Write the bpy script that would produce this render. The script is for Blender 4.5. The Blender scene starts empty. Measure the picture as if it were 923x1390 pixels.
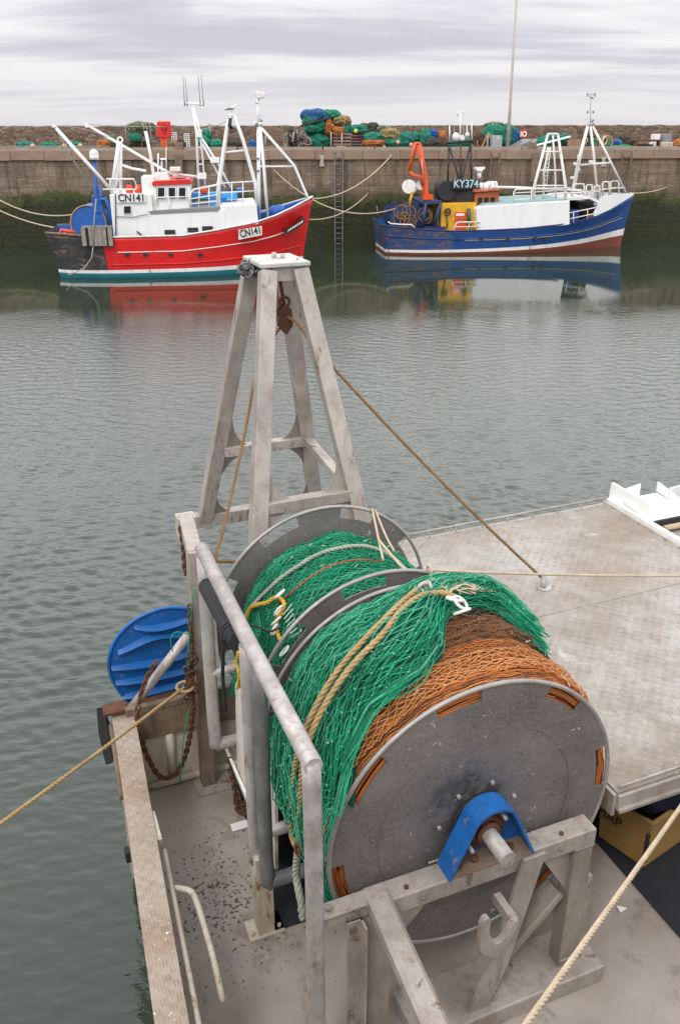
import bpy, math, random
from mathutils import Vector, Matrix, noise as mn
R = math.radians; PI = math.pi
random.seed(7)
C = bpy.context.scene.collection
scene = bpy.context.scene

# ------------------------------------------------------------------ camera
F = 1150.0; H = 5.5                      # focal length in photo pixels, eye height above the water
PIT = math.atan((650-168)/F); CS, SN = math.cos(PIT), math.sin(PIT)
cd = bpy.data.cameras.new('camera'); cam = bpy.data.objects.new('camera', cd); C.objects.link(cam)
cam.location = (0, 0, H); cam.rotation_euler = (PI/2-PIT, 0, 0)
cd.sensor_width = 36; cd.lens = 36*F/1390; cd.shift_y = -45/1390
cd.clip_start = 0.05; cd.clip_end = 6000
scene.camera = cam

# measuring helpers: where a sight line meets a real plane of the place
A0 = R(22.0)
UU = Vector((-math.sin(A0), math.cos(A0), 0)); VV = Vector((math.cos(A0), math.sin(A0), 0)); ZZ = Vector((0, 0, 1))
def L(u, v, z): return UU*u + VV*v + ZZ*z
def ray(x, y):
    return Vector(((x-461.5)/F, CS-(y-650)/F*SN, -SN-(y-650)/F*CS))
EYE = Vector((0, 0, H))
def hit(x, y, n, d):                      # plane n.P = d
    r = ray(x, y); return EYE + r*((d-EYE.dot(n))/r.dot(n))
def pu(x, y, u): return hit(x, y, UU, u)
def pv(x, y, v): return hit(x, y, VV, v)
def pz(x, y, z): return hit(x, y, ZZ, z)
def py(x, y, Y): return hit(x, y, Vector((0, 1, 0)), Y)

# ------------------------------------------------------------------ mesh builder
class MB:
    def __init__(s): s.v = []; s.f = []; s.m = []; s.sm = []
    def face(s, idx, mat=0, smooth=False): s.f.append(idx); s.m.append(mat); s.sm.append(smooth)
    def box(s, c, size, ax=None, mat=0, taper=1.0):
        c = Vector(c); X, Y, Z = ax if ax else (Vector((1,0,0)), Vector((0,1,0)), Vector((0,0,1)))
        b = len(s.v)
        for dz in (-.5, .5):
            k = 1 if dz < 0 else taper
            for dx, dy in ((-.5,-.5),(.5,-.5),(.5,.5),(-.5,.5)):
                s.v.append(c + X*dx*k*size[0] + Y*dy*k*size[1] + Z*dz*size[2])
        for q in ((0,3,2,1),(4,5,6,7),(0,1,5,4),(1,2,6,5),(2,3,7,6),(3,0,4,7)): s.face([b+i for i in q], mat)
        return s
    def ubox(s, u0, u1, v0, v1, z0, z1, mat=0):
        return s.box(L((u0+u1)/2, (v0+v1)/2, (z0+z1)/2), (abs(v1-v0), abs(u1-u0), abs(z1-z0)), (VV, UU, ZZ), mat)
    def beam(s, p, q, w, h, up=ZZ, mat=0, bev=0.0):
        p, q = Vector(p), Vector(q); d = (q-p).normalized()
        x = d.cross(up)
        if x.length < 1e-4: x = d.cross(Vector((1, 0, 0)))
        x.normalize(); y = x.cross(d).normalized()
        if bev <= 0: pts = [(-w/2,-h/2),(w/2,-h/2),(w/2,h/2),(-w/2,h/2)]
        else:
            b = bev; pts = [(-w/2+b,-h/2),(w/2-b,-h/2),(w/2,-h/2+b),(w/2,h/2-b),(w/2-b,h/2),(-w/2+b,h/2),(-w/2,h/2-b),(-w/2,-h/2+b)]
        b0 = len(s.v); n = len(pts)
        for o in (p, q):
            for a, b in pts: s.v.append(o + x*a + y*b)
        for i in range(n): s.face([b0+i, b0+(i+1) % n, b0+n+(i+1) % n, b0+n+i], mat)
        s.face([b0+i for i in range(n)][::-1], mat); s.face([b0+n+i for i in range(n)], mat)
        return s
    def tube(s, path, r, n=8, mat=0, closed=False, caps=True):
        P = [Vector(p) for p in path]; k = len(P)
        if k < 2: return s
        rr = r if isinstance(r, (list, tuple)) else [r]*k
        prev = None; b0 = len(s.v)
        for i in range(k):
            if closed: d = P[(i+1) % k]-P[i-1]
            else: d = P[min(i+1, k-1)]-P[max(i-1, 0)]
            if d.length < 1e-9: d = Vector((0, 0, 1))
            d.normalize()
            if prev is None:
                x = d.cross(ZZ)
                if x.length < 1e-3: x = d.cross(Vector((1, 0, 0)))
            else:
                x = prev - d*prev.dot(d)
                if x.length < 1e-4: x = d.cross(ZZ)
            x.normalize(); y = d.cross(x); prev = x
            for j in range(n):
                a = 2*PI*j/n; s.v.append(P[i] + (x*math.cos(a)+y*math.sin(a))*rr[i])
        m = k if closed else k-1
        for i in range(m):
            a, b = b0+i*n, b0+((i+1) % k)*n
            for j in range(n): s.face([a+j, a+(j+1) % n, b+(j+1) % n, b+j], mat, n > 4)
        if caps and not closed:
            s.face([b0+j for j in range(n)][::-1], mat); s.face([b0+(k-1)*n+j for j in range(n)], mat)
        return s
    def disc(s, c, axis, r, t, n=24, mat=0):
        c = Vector(c); a = Vector(axis).normalized(); return s.tube([c-a*t/2, c+a*t/2], r, n, mat)
    def torus(s, c, axis, r, r2, n=24, m=6, mat=0, sx=1.0, xd=None):
        c = Vector(c); a = Vector(axis).normalized()
        x = Vector(xd) if xd else a.cross(ZZ)
        if x.length < 1e-3: x = Vector((1, 0, 0))
        x = (x - a*x.dot(a)).normalized(); y = a.cross(x)
        return s.tube([c + x*math.cos(2*PI*i/n)*r*sx + y*math.sin(2*PI*i/n)*r for i in range(n)], r2, m, mat, closed=True)
    def prism(s, pts, off, mat=0):
        off = Vector(off); b = len(s.v); n = len(pts)
        for p in pts: s.v.append(Vector(p))
        for p in pts: s.v.append(Vector(p)+off)
        s.face([b+i for i in range(n)], mat); s.face([b+n+i for i in range(n)][::-1], mat)
        for i in range(n): s.face([b+i, b+n+i, b+n+(i+1) % n, b+(i+1) % n], mat)
        return s
    def sphere(s, c, r, n=12, m=8, mat=0, fn=None):
        c = Vector(c); rx = r if isinstance(r, (tuple, list)) else (r, r, r); b = len(s.v)
        for i in range(m+1):
            th = PI*i/m
            for j in range(n):
                ph = 2*PI*j/n; d = Vector((math.sin(th)*math.cos(ph), math.sin(th)*math.sin(ph), math.cos(th)))
                k = fn(d) if fn else 1
                s.v.append(c + Vector((d.x*rx[0], d.y*rx[1], d.z*rx[2]))*k)
        for i in range(m):
            for j in range(n):
                a = b+i*n+j; a2 = b+i*n+(j+1) % n
                s.face([a, a+n, a2+n, a2], mat, True)
        return s
    def build(s, name, mats, parent=None, recalc=True, smooth=None):
        if not isinstance(mats, (list, tuple)): mats = [mats]
        o0 = Vector(LOC.get(parent.name, (0, 0, 0))) if parent else Vector((0, 0, 0))
        me = bpy.data.meshes.new(name)
        me.from_pydata([tuple(v-o0) for v in s.v], [], s.f)
        for m in mats: me.materials.append(m)
        me.polygons.foreach_set('material_index', s.m)
        me.polygons.foreach_set('use_smooth', s.sm if smooth is None else [smooth]*len(s.f))
        me.validate(); me.update()
        if recalc:
            import bmesh
            bm = bmesh.new(); bm.from_mesh(me); bmesh.ops.recalc_face_normals(bm, faces=bm.faces[:]); bm.to_mesh(me); bm.free()
        o = bpy.data.objects.new(name, me); C.objects.link(o)
        if parent: o.parent = parent; LOC[o.name] = tuple(o0)
        return o
LOC = {}
def tag(o, label=None, cat=None, group=None, kind=None):
    if label: o['label'] = label
    if cat: o['category'] = cat
    if group: o['group'] = group
    if kind: o['kind'] = kind
    return o
def thing(name, loc, label, cat, group=None):
    o = bpy.data.objects.new(name, None); C.objects.link(o); o.location = loc; o.empty_display_size = .2
    LOC[o.name] = tuple(loc); return tag(o, label, cat, group)
def bevel(o, w=.006, seg=2):
    m = o.modifiers.new('bevel', 'BEVEL'); m.width = w; m.segments = seg; m.limit_method = 'ANGLE'; m.angle_limit = R(40); return o
def text(name, body, size, origin, xd, yd, mat, parent, depth=.004, align='CENTER', thick=0.0):
    cu = bpy.data.curves.new('lettering', 'FONT'); cu.body = body; cu.size = size; cu.extrude = depth; cu.align_x = align; cu.align_y = 'CENTER'; cu.offset = thick
    t = bpy.data.objects.new('lettering_source', cu); C.objects.link(t)
    bpy.context.view_layer.update(); dg = bpy.context.evaluated_depsgraph_get()
    me = bpy.data.meshes.new_from_object(t.evaluated_get(dg)); bpy.data.objects.remove(t)
    x = Vector(xd).normalized(); y = Vector(yd); y = (y-x*y.dot(x)).normalized(); z = x.cross(y)
    o0 = Vector(LOC.get(parent.name, (0, 0, 0))) if parent else Vector((0, 0, 0))
    for v in me.vertices: v.co = Vector(origin) - o0 + x*v.co.x + y*v.co.y + z*v.co.z
    me.materials.clear(); me.materials.append(mat)
    o = bpy.data.objects.new(name, me); C.objects.link(o)
    if parent: o.parent = parent; LOC[o.name] = tuple(o0)
    return o
def smooth_path(pts, n=8):                # Catmull-Rom
    P = [Vector(p) for p in pts]; P = [P[0]*2-P[1]] + P + [P[-1]*2-P[-2]]; out = []
    for i in range(1, len(P)-2):
        a, b, c, d = P[i-1], P[i], P[i+1], P[i+2]
        for k in range(n):
            t = k/n; out.append(.5*((2*b)+(c-a)*t+(2*a-5*b+4*c-d)*t*t+(3*b-a-3*c+d)*t**3))
    out.append(P[-2]); return out
def resample(P, step):
    out = [P[0].copy()]; acc = 0
    for a, b in zip(P, P[1:]):
        l = (b-a).length; t = step-acc
        while t <= l: out.append(a+(b-a)*(t/l)); t += step
        acc = (acc+l) % step
    return out
def sag(a, b, s, n=14):
    a, b = Vector(a), Vector(b)
    return [a+(b-a)*(i/n) - ZZ*s*4*(i/n)*(1-i/n) for i in range(n+1)]
def rope(mb, path, r, lay=None, mat=0, strands=3, n=5):       # really laid rope: strands wound round each other
    lay = lay or r*7
    P = resample(path, lay/9)
    if len(P) < 3: return mb.tube(path, r, 6, mat)
    prev = None; fr = []
    for i in range(len(P)):
        d = (P[min(i+1, len(P)-1)]-P[max(i-1, 0)]).normalized()
        x = d.cross(ZZ) if prev is None else prev-d*prev.dot(d)
        if x.length < 1e-4: x = d.cross(Vector((1, 0, 0)))
        x.normalize(); prev = x; fr.append((x, d.cross(x)))
    for k in range(strands):
        mb.tube([P[i]+(fr[i][0]*math.cos(2*PI*(i/9+k/strands))+fr[i][1]*math.sin(2*PI*(i/9+k/strands)))*r*.5 for i in range(len(P))], r*.56, n, mat)
    return mb
def chain(mb, path, r, lw=.030, ll=.055, mat=0):
    P = resample(path, ll*.66)
    for i in range(len(P)-1):
        d = (P[i+1]-P[i]).normalized(); x = d.cross(ZZ if abs(d.z) < .95 else Vector((1, 0, 0))).normalized(); y = d.cross(x)
        s_ = x if i % 2 else y; c = (P[i]+P[i+1])/2; pts = []
        for k in range(12):
            a = 2*PI*k/12; pts.append(c + s_*math.cos(a)*lw/2 + d*(math.sin(a)*lw/2 + (ll-lw)/2*(1 if math.sin(a) > 0 else -1)))
        mb.tube(pts, r, 5, mat, closed=True)
    return mb

# ------------------------------------------------------------------ materials
def newmat(name):
    m = bpy.data.materials.new(name); m.use_nodes = True; nt = m.node_tree; nt.nodes.clear()
    o = nt.nodes.new('ShaderNodeOutputMaterial'); p = nt.nodes.new('ShaderNodeBsdfPrincipled'); nt.links.new(p.outputs[0], o.inputs[0])
    return m, nt, p
def N(nt, t, **k):
    n = nt.nodes.new(t)
    for a, b in k.items():
        if a == 'inp':
            for i, v in b.items():
                if isinstance(v, bpy.types.NodeSocket): nt.links.new(v, n.inputs[i])
                else: n.inputs[i].default_value = v
        else: setattr(n, a, b)
    return n
def coords(nt, scale=(1, 1, 1), kind='pos', rot=(0, 0, 0)):
    src = N(nt, 'ShaderNodeNewGeometry').outputs['Position'] if kind == 'pos' else N(nt, 'ShaderNodeTexCoord').outputs['Object']
    return N(nt, 'ShaderNodeMapping', inp={'Vector': src, 'Scale': scale, 'Rotation': rot}).outputs[0]
def nz(nt, vec, scale, detail=4, rough=.6, dist=0.0):
    return N(nt, 'ShaderNodeTexNoise', inp={'Vector': vec, 'Scale': scale, 'Detail': detail, 'Roughness': rough, 'Distortion': dist}).outputs['Fac']
def ramp(nt, fac, stops, interp='LINEAR'):
    r = N(nt, 'ShaderNodeValToRGB', inp={'Fac': fac}); r.color_ramp.interpolation = interp
    e = r.color_ramp.elements
    while len(e) < len(stops): e.new(.5)
    for q, (p, c) in zip(e, stops):
        q.position = p; q.color = (c, c, c, 1) if isinstance(c, (int, float)) else (*c, 1)
    return r.outputs[0]
def mix(nt, fac, a, b, mode='MIX'):
    n = nt.nodes.new('ShaderNodeMix'); n.data_type = 'RGBA'; n.blend_type = mode
    for i, v in ((0, fac), (6, a), (7, b)):
        if isinstance(v, bpy.types.NodeSocket): nt.links.new(v, n.inputs[i])
        elif i == 0: n.inputs[0].default_value = v
        else: n.inputs[i].default_value = (*v, 1) if len(v) == 3 else v
    return n.outputs[2]
def mth(nt, op, a, b=0.0, c=None, clamp=False):
    n = N(nt, 'ShaderNodeMath', operation=op, use_clamp=clamp)
    for i, v in enumerate((a, b) if c is None else (a, b, c)):
        if isinstance(v, bpy.types.NodeSocket): nt.links.new(v, n.inputs[i])
        else: n.inputs[i].default_value = v
    return n.outputs[0]
def bump(nt, p, h, strength=.3, dist=.01):
    b = N(nt, 'ShaderNodeBump', inp={'Height': h, 'Strength': strength, 'Distance': dist}); nt.links.new(b.outputs[0], p.inputs['Normal']); return b
def setp(nt, p, **k):
    names = {'col': 'Base Color', 'rough': 'Roughness', 'metal': 'Metallic', 'spec': 'Specular IOR Level', 'coat': 'Coat Weight'}
    for a, v in k.items():
        i = p.inputs[names[a]]
        if isinstance(v, bpy.types.NodeSocket): nt.links.new(v, i)
        elif a == 'col': i.default_value = (*v, 1)
        else: i.default_value = v
def worn(name, col, rough=.5, metal=0.0, var=.15, dirt=(.12, .08, .05), dirt_amt=.35, scale=3.0, streak=1.0, fine=60, rust=None, rust_amt=0.0, bstr=.15):
    """painted or bare surface with blotches, grime and rust with shapes of their own"""
    m, nt, p = newmat(name)
    v = coords(nt); vs = coords(nt, (1, 1, 1/max(streak, 1e-3)))
    a = nz(nt, v, scale, 6, .65); b = nz(nt, vs, scale*4, 6, .7); f = nz(nt, v, fine, 3, .6)
    c1 = mix(nt, ramp(nt, a, [(.3, 0.0), (.7, 1.0)]), tuple(x*(1-var) for x in col), tuple(min(1, x*(1+var)) for x in col))
    c2 = mix(nt, mth(nt, 'MULTIPLY', ramp(nt, b, [(.48, 0.0), (.75, 1.0)]), dirt_amt), c1, dirt)
    c2 = mix(nt, mth(nt, 'MULTIPLY', ramp(nt, f, [(.5, 0.0), (.8, 1.0)]), dirt_amt*.5), c2, dirt)
    if rust:
        rn = nz(nt, vs, scale*2.3+1, 8, .72, .4)
        c2 = mix(nt, ramp(nt, rn, [(.62-rust_amt*.3, 0.0), (.68-rust_amt*.3, 1.0)]), c2, rust)
    setp(nt, p, col=c2, metal=metal, rough=mth(nt, 'ADD', rough-.1, mth(nt, 'MULTIPLY', b, .25)))
    bump(nt, p, mth(nt, 'ADD', b, mth(nt, 'MULTIPLY', f, .5)), bstr, .004)
    return m
RUST = (.16, .062, .025)
M = {}
M['alu'] = worn('weathered_aluminium', (.38, .345, .315), .5, .2, .24, (.22, .15, .10), .7, 3.0, 3, 45, (.17, .12, .085), .07, .3)
M['alu_far'] = worn('dull_aluminium', (.30, .27, .235), .6, .2, .18, (.17, .11, .07), .6, 3, 3, 45)
M['galv'] = worn('galvanised_pipe', (.44, .415, .40), .5, .25, .28, (.24, .15, .10), .7, 5, 2.5, 60, (.26, .17, .11), .04, .3)
M['rim'] = worn('rope_worn_rim', (.36, .34, .32), .5, .4, .25, (.16, .12, .09), .6, 5, 1, 60)
M['galv_dark'] = worn('dull_galvanised_pipe', (.20, .205, .21), .5, .35, .35, (.10, .08, .06), .6, 5, 5, 70)
M['rubber'] = worn('black_rubber', (.018, .019, .022), .75, 0, .3, (.06, .055, .05), .3, 6)
M['mat'] = worn('black_rubber_matting', (.010, .012, .018), .8, 0, .3, (.03, .03, .03), .3, 8, 1, 120)
M['blue'] = worn('bright_blue_paint', (.004, .115, .40), .48, 0, .22, (.03, .06, .12), .6, 7, 2, 50, (.20, .19, .18), .06)
M['rust'] = worn('rusty_iron', (.115, .048, .024), .85, 0, .4, (.045, .022, .014), .6, 9, 1, 60)
M['rust_plate'] = worn('rusty_painted_steel', (.28, .25, .22), .75, 0, .3, (.10, .06, .035), .6, 6, 1, 60, (.15, .08, .04), .2)
M['timber'] = worn('grimy_timber', (.20, .145, .10), .85, 0, .3, (.06, .04, .025), .7, 4, 5, 40, bstr=.5)
M['cream'] = worn('stained_cream_paint', (.50, .45, .37), .65, 0, .15, (.20, .12, .06), .6, 3, 3, 40, (.25, .13, .05), .12)
M['white'] = worn('white_paint', (.80, .80, .79), .4, 0, .04, (.40, .33, .24), .12, 1.5, 6, 30)
M['white_dirty'] = worn('chalky_white_paint', (.74, .73, .70), .55, 0, .08, (.33, .26, .18), .35, 3, 4, 30)
M['tan_rope'] = worn('tan_rope', (.40, .27, .125), .9, 0, .25, (.14, .085, .04), .6, 10, 1, 200)
M['pale_rope'] = worn('pale_rope', (.52, .42, .30), .9, 0, .2, (.22, .15, .09), .5, 10, 1, 200)
M['brown_rope'] = worn('brown_rope', (.23, .135, .06), .9, 0, .3, (.08, .045, .02), .6, 10, 1, 200)
M['grey_rope'] = worn('grey_rope', (.34, .36, .29), .9, 0, .25, (.14, .15, .11), .6, 12, 1, 200)
M['yellow_rope'] = worn('yellow_rope', (.62, .36, .03), .85, 0, .2, (.25, .15, .04), .4, 12, 1, 200)
M['red_cord'] = worn('red_cord', (.45, .05, .02), .85, 0, .2, (.15, .03, .02), .4, 12, 1, 200)
M['pvc'] = worn('white_plastic', (.72, .71, .66), .45, 0, .08, (.35, .30, .22), .3, 10)
def twine(name, cols, dark):
    m, nt, p = newmat(name)
    v = coords(nt); a = nz(nt, v, 7, 5, .65); b = nz(nt, v, 110, 3, .6)
    isl = N(nt, 'ShaderNodeNewGeometry').outputs['Random Per Island']
    c = ramp(nt, isl, [(i/(len(cols)-1), x) for i, x in enumerate(cols)])
    c = mix(nt, ramp(nt, a, [(.40, 0.0), (.75, .6)]), c, dark); c = mix(nt, ramp(nt, b, [(.45, 0.0), (.7, .6)]), c, dark)
    setp(nt, p, col=c, rough=.9, spec=.25); bump(nt, p, b, .4, .002); return m
M['green_twine'] = twine('green_twine', [(.008, .155, .075), (.014, .27, .14), (.022, .37, .20), (.15, .47, .32)], (.006, .13, .065))
M['green_under'] = worn('packed_green_net_gap_shade', (.003, .048, .026), .85, 0, .4, (.004, .03, .02), .7, 12, 1, 90, bstr=.8)  # packed net under the twines, its green darkened to paint shade in the gaps
M['orange_twine'] = twine('orange_twine', [(.38, .11, .022), (.55, .17, .035), (.64, .23, .06), (.48, .14, .03)], (.26, .085, .03))
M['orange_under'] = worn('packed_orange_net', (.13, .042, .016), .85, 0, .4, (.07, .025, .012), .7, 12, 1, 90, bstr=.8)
M['tan_twine'] = twine('tan_orange_twine', [(.50, .20, .06), (.62, .28, .10), (.66, .36, .17)], (.36, .14, .05))
M['green_knot'] = twine('green_knots', [(.05, .40, .24), (.16, .48, .33)], (.02, .25, .14))
M['brown_twine'] = twine('brown_twine', [(.13, .062, .032), (.19, .085, .04), (.25, .13, .065), (.30, .17, .09)], (.07, .035, .02))

def drum_steel():
    m, nt, p = newmat('galvanised_flange_steel')
    v = coords(nt); a = nz(nt, v, 3.0, 6, .6); b = nz(nt, v, 95, 3, .75); c = nz(nt, coords(nt, (1, 1, 1), rot=(.5, .6, .2)), 14, 8, .8, 1.2)
    col = mix(nt, ramp(nt, a, [(.3, 0.0), (.7, 1.0)]), (.115, .10, .095), (.225, .20, .19))
    col = mix(nt, ramp(nt, b, [(.46, 0.0), (.70, .9)]), col, (.27, .25, .24)); col = mix(nt, ramp(nt, nz(nt, v, 60, 2, .5), [(.58, 0.0), (.70, .4)]), col, (.065, .057, .054))
    col = mix(nt, ramp(nt, c, [(.66, 0.0), (.73, .6)]), col, (.42, .41, .40))
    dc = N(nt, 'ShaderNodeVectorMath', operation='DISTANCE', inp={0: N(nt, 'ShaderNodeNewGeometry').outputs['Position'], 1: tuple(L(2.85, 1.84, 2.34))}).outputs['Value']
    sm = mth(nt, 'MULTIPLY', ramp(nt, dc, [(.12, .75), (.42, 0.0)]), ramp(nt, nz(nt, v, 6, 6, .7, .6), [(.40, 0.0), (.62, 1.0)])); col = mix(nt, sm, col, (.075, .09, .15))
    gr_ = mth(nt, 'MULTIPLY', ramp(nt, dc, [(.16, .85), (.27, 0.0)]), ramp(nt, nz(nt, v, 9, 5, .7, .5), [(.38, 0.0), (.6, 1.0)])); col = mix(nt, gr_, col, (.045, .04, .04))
    sp_ = nz(nt, v, 26, 2, .5, .8); col = mix(nt, ramp(nt, sp_, [(.71, 0.0), (.74, .85)]), col, (.52, .51, .50)); sk = nz(nt, coords(nt, (1.2, 1.2, 9), rot=(.3, .9, .4)), 3.5, 6, .75, .3); col = mix(nt, ramp(nt, sk, [(.60, 0.0), (.68, .45)]), col, (.36, .355, .35))
    sk2 = nz(nt, v, 16, 3, .6, 1.5); col = mix(nt, ramp(nt, sk2, [(.69, 0.0), (.72, .7)]), col, (.05, .045, .045))
    rn = nz(nt, v, 5.5, 8, .75, .3); col = mix(nt, ramp(nt, rn, [(.68, 0.0), (.78, .6)]), col, (.15, .10, .07))
    setp(nt, p, col=col, metal=.25, rough=mth(nt, 'ADD', .36, mth(nt, 'MULTIPLY', b, .3))); bump(nt, p, mth(nt, 'ADD', b, c), .12, .003); return m
M['drum'] = drum_steel()
M['cap_plate'] = worn('weathered_cap_plate', (.52, .50, .47), .6, .1, .15, (.26, .20, .15), .6, 6, 1, 50)

def tread(name, base, dirt, ang, size=.052, dirt_amt=.7):
    m, nt, p = newmat(name)
    v = coords(nt, rot=(0, 0, ang)); chk = N(nt, 'ShaderNodeTexChecker', inp={'Vector': v, 'Scale': 1/size, 'Color1': (1, 1, 1, 1), 'Color2': (0, 0, 0, 1)}).outputs['Fac']
    # five-bar lozenges: bars along x in one square, along y in the next
    sx = N(nt, 'ShaderNodeSeparateXYZ', inp={0: v})
    bx = mth(nt, 'SINE', mth(nt, 'MULTIPLY', sx.outputs[0], 2*PI*5/(size*1.0)/1.0*.5)); by = mth(nt, 'SINE', mth(nt, 'MULTIPLY', sx.outputs[1], 2*PI*5/size*.5))
    bars = mth(nt, 'ADD', mth(nt, 'MULTIPLY', bx, chk), mth(nt, 'MULTIPLY', by, mth(nt, 'SUBTRACT', 1.0, chk)))
    w = coords(nt); a = nz(nt, w, .85, 8, .66, .3); b = nz(nt, w, 7, 8, .7); s_ = nz(nt, w, 38, 4, .7)
    col = mix(nt, ramp(nt, a, [(.34, 0.0), (.62, 1.0)]), base, dirt)
    col = mix(nt, mth(nt, 'MULTIPLY', ramp(nt, b, [(.42, 0.0), (.72, 1.0)]), dirt_amt*.6), col, tuple(x*.62 for x in dirt))
    col = mix(nt, mth(nt, 'MULTIPLY', mth(nt, 'MULTIPLY', chk, ramp(nt, b, [(.38, .0), (.66, 1.0)])), .42), col, tuple(x*.58 for x in dirt))
    col = mix(nt, ramp(nt, s_, [(.63, 0.0), (.70, .9)]), col, (.72, .70, .67))
    st_ = nz(nt, coords(nt, (1, .35, 1), rot=(0, 0, -A0+.3)), 3.2, 8, .75, .6); col = mix(nt, ramp(nt, st_, [(.55, 0.0), (.68, .55)]), col, (.24, .18, .135))
    wl = nz(nt, w, 2.1, 9, .8, .4); col = mix(nt, ramp(nt, wl, [(.60, 0.0), (.70, .6)]), col, (.66, .645, .62))
    dk = nz(nt, w, 21, 3, .6); col = mix(nt, ramp(nt, dk, [(.73, 0.0), (.76, .7)]), col, (.10, .07, .05))
    setp(nt, p, col=col, metal=.15, rough=.55); bump(nt, p, bars, .35, .003); return m
M['tread'] = tread('aluminium_tread_plate', (.44, .42, .395), (.27, .22, .175), -A0, .043)
M['tread_rusty'] = tread('grimy_tread_plate', (.44, .385, .33), (.33, .235, .16), -A0, .04)

def deck_mat():
    m, nt, p = newmat('flaking_deck_paint')
    w = coords(nt); a = nz(nt, w, 1.6, 6, .6); fl = nz(nt, w, 46, 2, .5, .3); reg = mth(nt, 'SUBTRACT', 1.15, mth(nt, 'MULTIPLY', N(nt, 'ShaderNodeVectorMath', operation='DISTANCE', inp={0: w, 1: tuple(L(4.0, .80, .9))}).outputs['Value'], .85))
    col = mix(nt, ramp(nt, a, [(.35, 0.0), (.68, 1.0)]), (.38, .335, .30), (.25, .21, .175))
    thr = mth(nt, 'ADD', fl, mth(nt, 'MULTIPLY', mth(nt, 'SUBTRACT', mth(nt, 'MAXIMUM', reg, .15), .72), .22))
    col = mix(nt, ramp(nt, thr, [(.655, 0.0), (.665, 1.0)]), col, (.05, .05, .055))
    w3 = nz(nt, w, 2.3, 8, .72, .6); col = mix(nt, ramp(nt, w3, [(.54, 0.0), (.60, .5)]), col, (.15, .125, .10)); r2 = nz(nt, w, 4.3, 7, .7, .4); col = mix(nt, ramp(nt, r2, [(.62, 0.0), (.75, .7)]), col, (.27, .17, .09))
    setp(nt, p, col=col, rough=.6); bump(nt, p, mth(nt, 'ADD', a, mth(nt, 'MULTIPLY', thr, -.6)), .25, .004); return m
M['deck'] = deck_mat()
# ------------------------------------------------------------------ the working boat in the foreground (stern away from us)
DK = .9
boat = thing('work_boat', L(3, 1.5, 0), 'bare metal working boat with a net drum aft, in the foreground beside the quay', 'boat')
BL = L(3, 1.5, 0)
# hull shell: outer side, transom, right side, inner faces
def gv(u): return .335 - .060*(5.1-u) if u < 5.1 else .335
mb = MB()
us = [0.7+i*(5.2-.7)/12 for i in range(13)]
for i in range(12):
    a, b = us[i], us[i+1]
    for (z0, z1, o0, o1) in ((-.5, .5, .10, .02), (.5, 1.52, .02, 0.0)):
        k = len(mb.v)
        mb.v += [L(a, gv(a)+o0, z0), L(b, gv(b)+o0, z0), L(b, gv(b)+o1, z1), L(a, gv(a)+o1, z1)]; mb.face([k, k+1, k+2, k+3])
    k = len(mb.v); mb.v += [L(a, gv(a)+.07, 1.52), L(b, gv(b)+.07, 1.52), L(b, gv(b)+.12, DK-.1), L(a, gv(a)+.12, DK-.1)]; mb.face([k, k+3, k+2, k+1])
mb.ubox(5.2, 5.26, .34, 6.9, -.5, 1.25); mb.ubox(.7, .76, .1, 6.9, -.5, 1.5); mb.ubox(.7, 5.2, 6.84, 6.9, -.5, 1.5)
mb.build('hull', M['cream'], boat)
MB().ubox(.76, 5.2, .34, 6.84, DK-.06, DK).build('deck', M['deck'], boat)
# left gunwale: tread plate strip with folded lips
mb = MB()
pts_o = [L(u, gv(u), 1.6) for u in us]; pts_i = [L(u, gv(u)+.155, 1.6) for u in us]
for i in range(12):
    k = len(mb.v)
    mb.v += [pts_o[i], pts_o[i+1], pts_i[i+1], pts_i[i], pts_o[i]-ZZ*.07, pts_o[i+1]-ZZ*.07, pts_i[i+1]-ZZ*.06, pts_i[i]-ZZ*.06]
    mb.face([k, k+1, k+2, k+3]); mb.face([k, k+4, k+5, k+1]); mb.face([k+3, k+2, k+6, k+7])
mb.build('gunwale', M['tread_rusty'], boat)
MB().tube([L(u, gv(u)-.008, 1.50) for u in us if u > 4.1], .022, 6).build('rubbing_strake', M['timber'], boat)
mb = MB()
fo = L(5.18, .30, 0)
mb.prism([L(5.36, .25, 1.56), L(5.28, .235, 1.40), L(5.16, .25, 1.20), L(5.24, .27, 1.20), L(5.34, .29, 1.34)], VV*.05)
mb.build('rubber_fender', M['rubber'], boat)
MB().ubox(4.14, 4.2, .245, .275, 1.26, 1.34).build('fender_block', M['rubber'], boat)
for u_ in (3.95,):
    MB().ubox(u_-.02, u_+.22, gv(u_)+.155, gv(u_)+.185, 1.50, 1.585).build('hinge_plate', M['cream'], boat)
MB().tube([L(3.9, gv(3.9)+.19, 1.52), L(3.0, gv(3.0)+.20, 1.52), L(2.4, gv(2.4)+.2, 1.52)], .016, 8).build('inner_rail', M['cream'], boat)
# transom: timber boards over a stained bulwark
mb = MB(); mb.ubox(5.12, 5.17, .43, 5.4, 1.36, 1.60); mb.ubox(5.115, 5.165, .43, 5.4, 1.60, 1.66)
o = mb.build('transom_board', M['timber'], boat); bevel(o, .008)
mb = MB(); mb.ubox(5.15, 5.2, .42, 5.4, DK, 1.37); mb.tube([L(5.145, .72, DK), L(5.145, .72, 1.36)], .035, 8)
mb.tube([L(5.12, .43, DK+.03), L(5.12, 5.3, DK+.03)], .03, 6); mb.build('transom_lining', M['cream'], boat)
# rusty corner iron
MB().box(L(5.2, .36, 1.64), (.16, .12, .02), (VV, UU, ZZ)).build('corner_plate', M['rust'], boat)

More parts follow.
